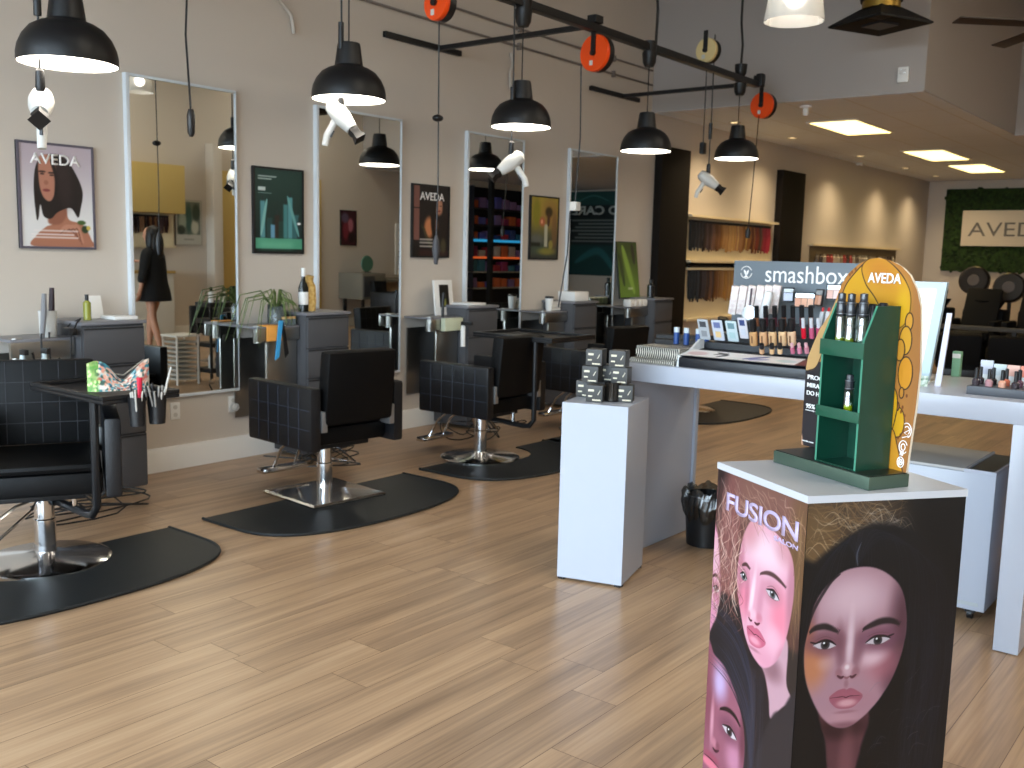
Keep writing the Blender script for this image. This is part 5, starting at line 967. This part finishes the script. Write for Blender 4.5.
serum(.212,.05,.163,'single oil bottle with yellow oil on the middle shelf',oil='d8dc20',h=.105)
# ============================================================ far right part of the room, seen directly at the right edge
BLK2=mat('matt_black_vinyl','08080a',.75,spec=.25)
def shampoo_chair(x,y,l,first=None,rz=0):
    if first: return copy_tree(first,(x,y,0),rz,label=l)
    t=thing('backwash_chair',l,'shampoo chair',(x,y,0),rz,group='black shampoo chairs at the back')
    MB().box(-.28,.28,-.5,.1,.36,.50,.05).build('seat',BLK2,t); MB().box(-.26,.26,-.05,.05,-.3,.42,.05,M=Matrix.Translation((0,.22,.75))@Matrix.Rotation(-.5,4,'X')).build('backrest',BLK2,t)
    for s_ in (-1,1): MB().box(*sorted((s_*.27,s_*.36)),-.45,.2,.2,.66,.03).build('armrest',BLK2,t)
    MB().box(-.25,.25,-.1,.3,.0,.36,.03).build('base',BLK2,t); MB().box(-.24,.24,-.06,.06,-.2,.18,.04,M=Matrix.Translation((0,-.58,.33))@Matrix.Rotation(.5,4,'X')).build('leg_rest',BLK2,t)
    MB().box(-.3,.3,.32,.78,.0,.80,.04).build('bowl_stand',BLK2,t); MB().lathe([(.05,-.14),(.2,-.12),(.28,.02),(.26,.02),(.18,-.09),(0,-.11)],(0,.52,.92),24).build('bowl',BLK2,t)
    MB().tube([(.1,.7,.8),(.1,.7,1.05),(.05,.65,1.08)],.015).build('faucet',CHR,t)
    return t
s0=None
for i,(px,py,l) in enumerate([(955,16.2,'shampoo chair at the back, leftmost, beside the lit panel'),(990,16.3,'shampoo chair at the back, second from the left'),(1028,16.4,'shampoo chair at the back, third from the left'),(1068,16.5,'shampoo chair at the back right, cut by the picture edge')]):
    p=PY(px,360,py); s=shampoo_chair(-4.55+.78*i,py,l,s0); s0=s0 or s
for i,(px,py,y,l) in enumerate([(975,280,17.6,'round black hood dryer on a stand below the moss wall, left one'),(1010,287,17.2,'round black hood dryer on a stand below the moss wall, right one')]):
    p=PY(px,py,y); t=thing('hood_dryer',l,'hood dryer',(p.x,y,0),group='hood dryers at the back')
    g=MB(); g.axl([(.21,0),(.24,.03),(.24,.12),(.16,.2),(.07,.22)],(0,-.1,p.z),(0,1,-.15),28); g.build('hood',mat('bronze_black','1a1312',.3),t)
    MB().axl([(.0,0),(.09,.002),(.1,.02)],(0,-.11,p.z),(0,1,-.15),24).build('hood_core',mat('core_grey','5a504c',.4),t)
    MB().tube([(0,.05,p.z-.1),(0,.05,.1)],.03).build('pole',BLKM,t); MB().lathe([(.3,0),(.3,.04),(.05,.1),(0,.1)]).build('base',BLKM,t)
p=PY(985,320,15.2); t=thing('low_counter','low grey counter rail in front of the shampoo chairs','counter',(p.x+.2,15.2,0)); MB().box(-1.3,1.6,-.06,.06,.56,.62,.004).build('top',mat('counter_grey','48443e',.6),t)
for x in (-1.2,.2,1.5): MB().box(x-.025,x+.025,-.04,.04,0,.56).build('leg',BLKM,t)
p=PY(1014,345,15.6); w0=None
for i in range(6):
    if w0: copy_tree(w0,(-4.05+.62*i,14.0,0),.25,label='low black lounge seat before the counter rail, %s from the left'%['','second','third','fourth','fifth','last'][i]); continue
    t=w0=thing('lounge_seat','low black lounge seat before the counter rail, first from the left','seat',(-4.05,14.0,0),.25,'low black lounge seats')
    MB().box(-.27,.27,-.3,.3,.12,.42,.05).build('cushion',BLK2,t); MB().box(-.27,.27,-.06,.06,0,.42,.05,M=Matrix.Translation((0,-.28,.2))@Matrix.Rotation(.3,4,'X')).build('backrest',BLK2,t); MB().box(-.24,.24,-.26,.26,0,.12,.01).build('base',BLKP,t)
# ============================================================ what the mirrors show: the right side of the room
YEL=mat('ochre_board','c8ad68',.7)
t=thing('wall_cabinet','ochre upper wall cabinet reflected in the left mirror','cabinet',(XR,8.2,2.0)); MB().box(-.45,0,-1.07,1.07,0,.76,.006).build('body',YEL,t); MB().box(-.455,-.45,-.004,.004,.02,.74).build('door_gap',DGREY,t)
swatches(7.3,9.2,1.70,1.97,'row of brown hair swatches under the ochre cabinet, seen in the left mirror',x=XR-.03,sg=-1,n=44,cols=['3a2214','4c2c18','5c3820','70482a','2a1810','8a5c34','3c1c14'])
t=thing('white_counter','white counter cabinet along the right wall, seen behind the woman in the left mirror','cabinet',(XR,8.1,0)); MB().box(-.5,-.03,-.9,.9,0,1.05,.004).build('body',mat('counter_white','cfccc2',.4),t); MB().box(-.53,-.03,-.92,.92,1.05,1.09,.004).build('worktop',mat('counter_ochre','a88c50',.5),t)
A=Art(1,1.5,60,90,'b8b4a8'); A.rect(.04,.96,.34,1.46,'6c7468',1,.01); A.ell(.5,.9,.12,.5,'3c5a50'); A.ell(.25,.6,.15,.25,'d0ccb8',.8); A.ell(.75,.8,.15,.3,'a8b09c',.8); A.ell(.2,1.1,.15,.3,'2c3c30',.8); A.ell(.8,1.2,.15,.2,'c8c4b0',.8); A.ell(.8,.5,.15,.15,'2c3228',.8); A.rect(.3,.7,.15,.2,'8a8880',.8,.01)
poster(9.36,9.86,1.50,2.25,A,'framed product photo on the right wall, seen only in the left mirror',mat('frame_pale2','a8a49a',.5),x=XR,sgn=-1)
t=thing('wall_column','pale wall column beside the ochre wall panel, seen in the left mirror','column',(XR,10.05,0)); MB().box(-.22,0,-.09,.09,0,3.2,.004).build('shaft',WALL,t)
t=thing('ochre_wall_panel','tall ochre wall panel seen at the right side of the left mirror','panel',(XR,11.3,0)); MB().box(-.04,0,-1.15,1.15,0.17,2.78,.003).build('board',YEL,t)
A=Art(.41,.69,50,80,'3c1420'); A.ell(.15,.4,.08,.14,'b06a78'); A.ell(.28,.3,.08,.2,'7a2838'); A.ell(.3,.55,.1,.1,'5c5068'); A.ell(.1,.15,.1,.1,'1c0c14')
poster(12.95,13.36,1.57,2.25,A,'dark red framed poster on the right wall, seen in the second mirror',mat('black_frame','151516',.5),x=XR,sgn=-1)
t=thing('product_chart','tall white price chart on the right wall, seen in the second mirror','chart',(XR,14.6,1.0)); MB().box(-.02,0,-.15,.15,0,1.05).build('board',WHITE,t)
for k,z in enumerate((.1,.2,.35,.45,.6,.7,.9)): MB().box(-.022,-.02,-.06,.06,z,z+.04).build('text_line',mat('chart_line','5a4a48',.5),t)
t=thing('oval_mirror','small oval green backed mirror standing on the right side desk','mirror',(2.6,13.28,1.06)); MB().axl([(0,0),(.15,0),(.16,.01),(.15,.03),(0,.03)],(0,0,.17),(-1,0,0),28).build('plate',mat('teal_plate','4c7a68',.3),t); MB().box(-.04,.04,-.08,.08,0,.015).build('foot',DGREY,t)
t=thing('reception_desk','grey desk with drawers on the right side, seen in the second mirror','desk',(2.6,13.5,0)); MB().box(-.3,.38,-.6,.0,.55,1.05,.004).box(-.25,.38,.0,1.3,.88,.94,.004).build('body',mat('desk_grey','7a776e',.5),t); MB().box(-.32,-.3,-.58,-.3,.6,1.0).build('drawer',GREY,t)
for x in (-.2,.3):
    for y in (-.5,1.2): MB().box(x-.025,x+.025,y-.025,y+.025,0,.55 if y<0 else .88).build('leg',BLKM,t)
copy_tree(C1,(1.75,13.2,.0),PI*.9,'black salon chair at the grey desk, seen in the second mirror')
copy_tree(C1,(-.55,7.75,0),-PI*.45,'black chair beside the woman, seen in the left mirror')
copy_tree(C1,(.45,8.6,0),-PI*.6,'black chair farther behind the woman, seen in the left mirror')
# retail shelf in mirror three
t=thing('retail_shelf','dark retail shelf unit with blue and orange strips, seen in the third mirror','shelf unit',(XR,17.8,0)); MB().box(-.03,0,-1.3,1.3,0,2.95).build('back_panel',mat('shelf_dark','17131a',.7),t)
for z in (.72,1.08,1.40,1.77,2.12,2.48): MB().box(-.36,-.03,-1.3,1.3,z-.03,z,.002).build('shelf',mat('shelf_wood','7a5a48' if z<1.2 else '30262c',.6) if z>1.2 else mat('shelf_pale','b0a89c',.6),t)
MB().box(-.365,-.36,-1.3,1.3,1.735,1.79).build('blue_strip',mat('blue_strip','2fa0d8',.5,emit='2f9ad0',es=.5),t); MB().box(-.365,-.36,-1.3,1.3,1.365,1.41).build('orange_strip',mat('orange_strip','e06a30',.5,emit='e0602a',es=.4),t)
for y in (-1.3,1.28): MB().box(-.36,0,y,y+.02,0,2.95).build('upright',mat('shelf_dark','17131a',.7),t)
cn={'a03060':'magenta','5a5ab0':'violet','c0b8b0':'cream','b02838':'red','2a3c78':'navy','8a70a8':'lilac','d06838':'orange','3a7a98':'blue'}
for r_i,z in enumerate((.72,1.08,1.40,1.77,2.12,2.48)):
    for k in range(9):
        c=random.choice(list(cn)); hh=U(.12,.26); y=16.62+.27*k; o=MB().box(-.09,.09,-.11,.11,0,hh,.01).build('product_box',mat('pb'+c,c,.5)); o.location=(XR-.2,y,z+.001); tag(o,'%s product box on the %s retail shelf, place %d from its near end'%(cn[c],['lowest','second','third','fourth','fifth','top'][r_i],k+1),'box','product boxes on the retail shelf')
t=thing('black_post','black post in front of the retail shelf, seen in the third mirror','post',(2.2,16.55,0)); MB().box(-.05,.05,-.05,.05,0,3.09).build('shaft',BLKM,t)
# banner in mirror four
A=Art(1.5,2.05,120,160,'1c2626'); A.rect(0,1.5,1.72,2.05,'1f4a46',1,.02); A.stroke([(.3,1.8),(.8,1.95),(1.3,1.78)],.02,'4a8078',.7)
A.rect(0,1.5,.0,.75,'16403f',1,.05); A.stroke([(.1,.1),(.6,.6),(1.3,.3)],.09,'2c6e70',.8)
for k in range(7): A.rect(.08,1.42-.1*(k%3),.82+.085*k,.86+.085*k,'9aa09a',.7,.012)
t=thing('care_banner','large teal banner with CARE lettering on the back wall, seen reversed in the last mirror','banner',(2.1,YB,1.0)); MB().box(-.75,.75,-.03,-.004,0,2.05).build('board',mat('banner_back','1c2626',.6),t); A.mesh('print',(-.75,-.031,0),(1,0,0),(0,0,1),PRINT,t)
text('D CARE','lettering',(-.68,-.033,1.48),(1,0,0),(0,0,1),1.36,.22,mat('banner_text','b8c0bc',.5),t,.004,bold=.03)
# trolley and file stack behind the table
t=thing('salon_trolley','black salon trolley with white bottles, seen in the left mirror','trolley',(-2.28,6.45,0))
for s_ in (-1,1):
    for r2 in (-1,1): MB().box(s_*.12-.012,s_*.12+.012,r2*.15-.012,r2*.15+.012,.06,.86).build('post',BLKM,t); 
    for r2 in (-1,1): MB().axl([(.028,0),(.028,.02)],(s_*.12-.01,r2*.15,.028),(1,0,0),14).build('wheel',CHR,t)
for z in (.12,.40,.66,.84): MB().box(-.14,.14,-.17,.17,z,z+.05,.006).build('tray',BLKP,t)
for k,(x,y,c) in enumerate([(-.06,-.1,'white'),(.04,-.03,'clear'),(-.04,.07,'cream')]):
    bottle(-2.28+x,6.45+y,.891,.03,.16,{'white':'e8e6e2','clear':'b0c0c0','cream':'dcd4c0'}[c],'%s bottle on top of the black trolley'%c)
bottle(-2.36,6.33,.175,.035,.2,'e0e0de','white bottle on the lowest tray of the black trolley')
t=thing('drawer_tower','white wire drawer tower with paper stacks, seen in the left mirror','drawer tower',(-2.13,6.1,0)); 
for s_ in (-1,1):
    for r2 in (-1,1): MB().box(s_*.13-.008,s_*.13+.008,r2*.13-.008,r2*.13+.008,0,.52).build('post',WHITE,t)
for k in range(9): MB().box(-.125,.125,-.125,.125,.05+.05*k,.07+.05*k,.003).build('drawer',mat('paper_grey','b4b2aa',.6),t)
MB().box(-.15,.15,-.15,.15,.52,.54,.003).build('top',WHITE,t)
# ============================================================ the woman in black (reflected in the left mirror)
def skin_chain(name,chains,m,parent,sub=2):
    vs=[];es=[];rad=[];idx={}
    for ch in chains:
        prev=None
        for p,r in ch:
            k=tuple(round(q,4) for q in p)
            if k not in idx: idx[k]=len(vs); vs.append(p); rad.append(r)
            if prev is not None and prev!=idx[k]: es.append((prev,idx[k]))
            prev=idx[k]
    me=bpy.data.meshes.new(name); me.from_pydata(vs,es,[]); o=bpy.data.objects.new(name,me); COL.objects.link(o)
    sk=o.modifiers.new('s','SKIN'); sk.use_smooth_shade=True
    for i,r in enumerate(rad): me.skin_vertices[0].data[i].radius=(r,r) if not hasattr(r,'__len__') else r
    me.skin_vertices[0].data[0].use_root=True
    if sub: q=o.modifiers.new('u','SUBSURF'); q.levels=sub; q.render_levels=sub
    bpy.context.view_layer.update(); dg=bpy.context.evaluated_depsgraph_get(); m2=bpy.data.meshes.new_from_object(o.evaluated_get(dg)); bpy.data.objects.remove(o)
    m2.materials.clear(); m2.materials.append(m); m2.name=name; o=bpy.data.objects.new(name,m2); COL.objects.link(o); m2.polygons.foreach_set('use_smooth',[True]*len(m2.polygons)); o.parent=parent; return o
# local frame: faces -Y, x to her left; origin on the floor
t=thing('person','woman with long dark hair in loose black clothes, seen in the left mirror','person',(.90,7.66,0),PI*.36)
pel=((0,0,.95),(.15,.10)); ches=((0,-.01,1.22),(.155,.105)); sho=((0,0,1.40),(.11,.08)); nk=((0,-.01,1.48),.052); hd0=((0,-.03,1.54),.07); hd1=((0,-.035,1.60),(.075,.09)); hd2=((0,-.02,1.68),(.07,.085))
def leg(s,fx,fy,kx,ky): return [pel,((s*.09,.0,.88),.095),((kx,ky,.48),.058),((kx*.6+fx*.4,ky*.5+fy*.5,.30),.052),((fx,fy,.09),.036),((fx,fy-.03,.04),.036),((fx,fy-.14,.025),.03),((fx,fy-.19,.02),.022)]
def arm(s,pts): return [sho,((s*.16,0,1.40),.055)]+pts
def hand(c,d,s):
    c=Vector(c); d=Vector(d).normalized(); side=d.cross(Vector((0,1,0.2))).normalized(); out=[]
    palm=[(tuple(c),.022),(tuple(c+d*.05),(.03,.016))]
    for k,(o_,L) in enumerate(((-.027,.07),(-.009,.08),(.009,.075),(.026,.06))):
        b=c+d*.07+side*o_; out.append([palm[1],(tuple(b),.009),(tuple(b+d*L*.55+Vector((0,-.01,0))),.008),(tuple(b+d*L+Vector((0,-.025,0))),.006)])
    th=c+d*.03-side*.03; out.append([palm[0],(tuple(th),.011),(tuple(th+d*.03-side*.015+Vector((0,-.015,0))),.009)])
    return palm,out
pL,fL=hand((.32,-.40,1.26),(.1,-1,.0),1); pR,fR=hand((-.30,-.02,.86),(-.15,-.1,-1),-1)
chains=[[pel,ches,sho,nk,hd0,hd1,hd2],leg(1,.11,-.16,.10,-.13),leg(-1,-.10,.14,-.10,.03),
 arm(1,[((.27,-.16,1.30),.042),((.31,-.32,1.27),.03)]+pL),arm(-1,[((-.26,.02,1.14),.042),((-.30,.0,.93),.03)]+pR)]+fL+fR
skin_chain('body',chains,SKIN,t,2)
MB().ball((0,-.045,1.625),(.078,.095,.118),24).ball((0,-.145,1.615),(.012,.02,.02),10).ball((-.078,-.02,1.62),(.012,.02,.03),8).ball((.078,-.02,1.62),(.012,.02,.03),8).build('face',SKIN,t)
for s_ in (-1,1): MB().ball((s_*.03,-.128,1.64),(.014,.008,.009),8).build('eye',mat('eye_dark','241a18',.3),t)
MB().ball((0,-.135,1.575),(.024,.010,.008),10).build('mouth',mat('lip_rose','a0505a',.4),t)
g=MB(); g.ball((0,.01,1.66),(.098,.105,.105),24); g.ball((0,.075,1.50),(.115,.06,.20),20); g.ball((.0,.085,1.32),(.105,.05,.18),20); g.ball((-.085,.0,1.56),(.03,.06,.14),14); g.ball((.085,.0,1.56),(.03,.06,.14),14); g.build('hair',HAIRB,t)
def loft(rings,name,m,n=32,w=.006):
    g=MB(); R_=[]
    for z,rx,ry,cy in rings: R_.append([g.bm.verts.new((rx*math.cos(2*PI*k/n)*(1+w*6*math.sin(k*1.7+z*9)),cy+ry*math.sin(2*PI*k/n)*(1+w*8*math.sin(k*2.3+z*7)),z)) for k in range(n)])
    for a,b in zip(R_,R_[1:]):
        for k in range(n): g.bm.faces.new((a[k],a[(k+1)%n],b[(k+1)%n],b[k]))
    g.bm.faces.new(R_[-1]); return g.build(name,m,t,smooth=80)
loft([(.72,.27,.20,.01),(.85,.25,.185,.01),(1.0,.225,.165,0),(1.2,.205,.15,0),(1.34,.20,.13,0),(1.42,.17,.10,0),(1.46,.075,.07,0)],'tunic',CLOTH)
skin_chain('sleeve',[[((0,0,1.38),.1),((.16,0,1.40),.085),((.27,-.16,1.30),.07),((.305,-.30,1.27),.062)]],CLOTH,t,2); skin_chain('sleeve',[[((0,0,1.38),.1),((-.16,0,1.40),.085),((-.26,.02,1.14),.07),((-.295,.0,.96),.062)]],CLOTH,t,2)
for fx,fy in ((.11,-.16),(-.10,.14)):
    s_=MB().box(fx-.045,fx+.045,fy-.2,fy+.05,0,.02,.008).build('sandal',mat('tan_leather','a8683c',.5),t); MB().tube([(fx-.045,fy-.12,.02),(fx,fy-.12,.065),(fx+.045,fy-.12,.02)],.012,8).tube([(fx-.04,fy+.01,.02),(fx,fy-.03,.11),(fx+.04,fy+.01,.02)],.009,8).build('sandal_strap',mat('tan_leather','a8683c',.5),s_)
SKY=9; EXPO=0.72
# ============================================================ camera, light, world
cd=bpy.data.cameras.new('camera'); cam=bpy.data.objects.new('camera',cd); COL.objects.link(cam)
rt=R3@Vector((1,0,0)); up=R3@Vector((0,-1,0)); bk=-(R3@Vector((0,0,1)))
cam.matrix_world=Matrix(((rt.x,up.x,bk.x,0),(rt.y,up.y,bk.y,0),(rt.z,up.z,bk.z,CAMH),(0,0,0,1)))
cd.sensor_width=36; cd.lens=36*FP/1024; cd.clip_start=.05; cd.clip_end=200
cd.dof.use_dof=True; cd.dof.focus_distance=2.55; cd.dof.aperture_fstop=7
bpy.context.scene.camera=cam
w=bpy.data.worlds.new('sky'); bpy.context.scene.world=w; w.use_nodes=True
bgn=w.node_tree.nodes['Background']; bgn.inputs['Color'].default_value=(.70,.86,1.0,1); bgn.inputs['Strength'].default_value=SKY
for i,(a,b) in enumerate([(-5.5,-1.45),(-1.45,2.6)]):
    L=bpy.data.lights.new('window_portal','AREA'); L.shape='RECTANGLE'; L.size=b-a; L.size_y=3.4; L.cycles.is_portal=True
    o=bpy.data.objects.new('window_portal',L); COL.objects.link(o); o.location=((a+b)/2,YF-.12,1.86); o.rotation_euler=(PI/2,0,0)
sc=bpy.context.scene
sc.view_settings.view_transform='Standard'; sc.view_settings.look='None'; sc.view_settings.gamma=1; sc.view_settings.use_curve_mapping=False
sc.view_settings.exposure=EXPO
sc.cycles.max_bounces=8; sc.cycles.diffuse_bounces=5; sc.cycles.glossy_bounces=5; sc.cycles.transparent_max_bounces=12; sc.cycles.caustics_reflective=False; sc.cycles.caustics_refractive=False; sc.cycles.sample_clamp_indirect=6
sc.cycles.use_denoising=True
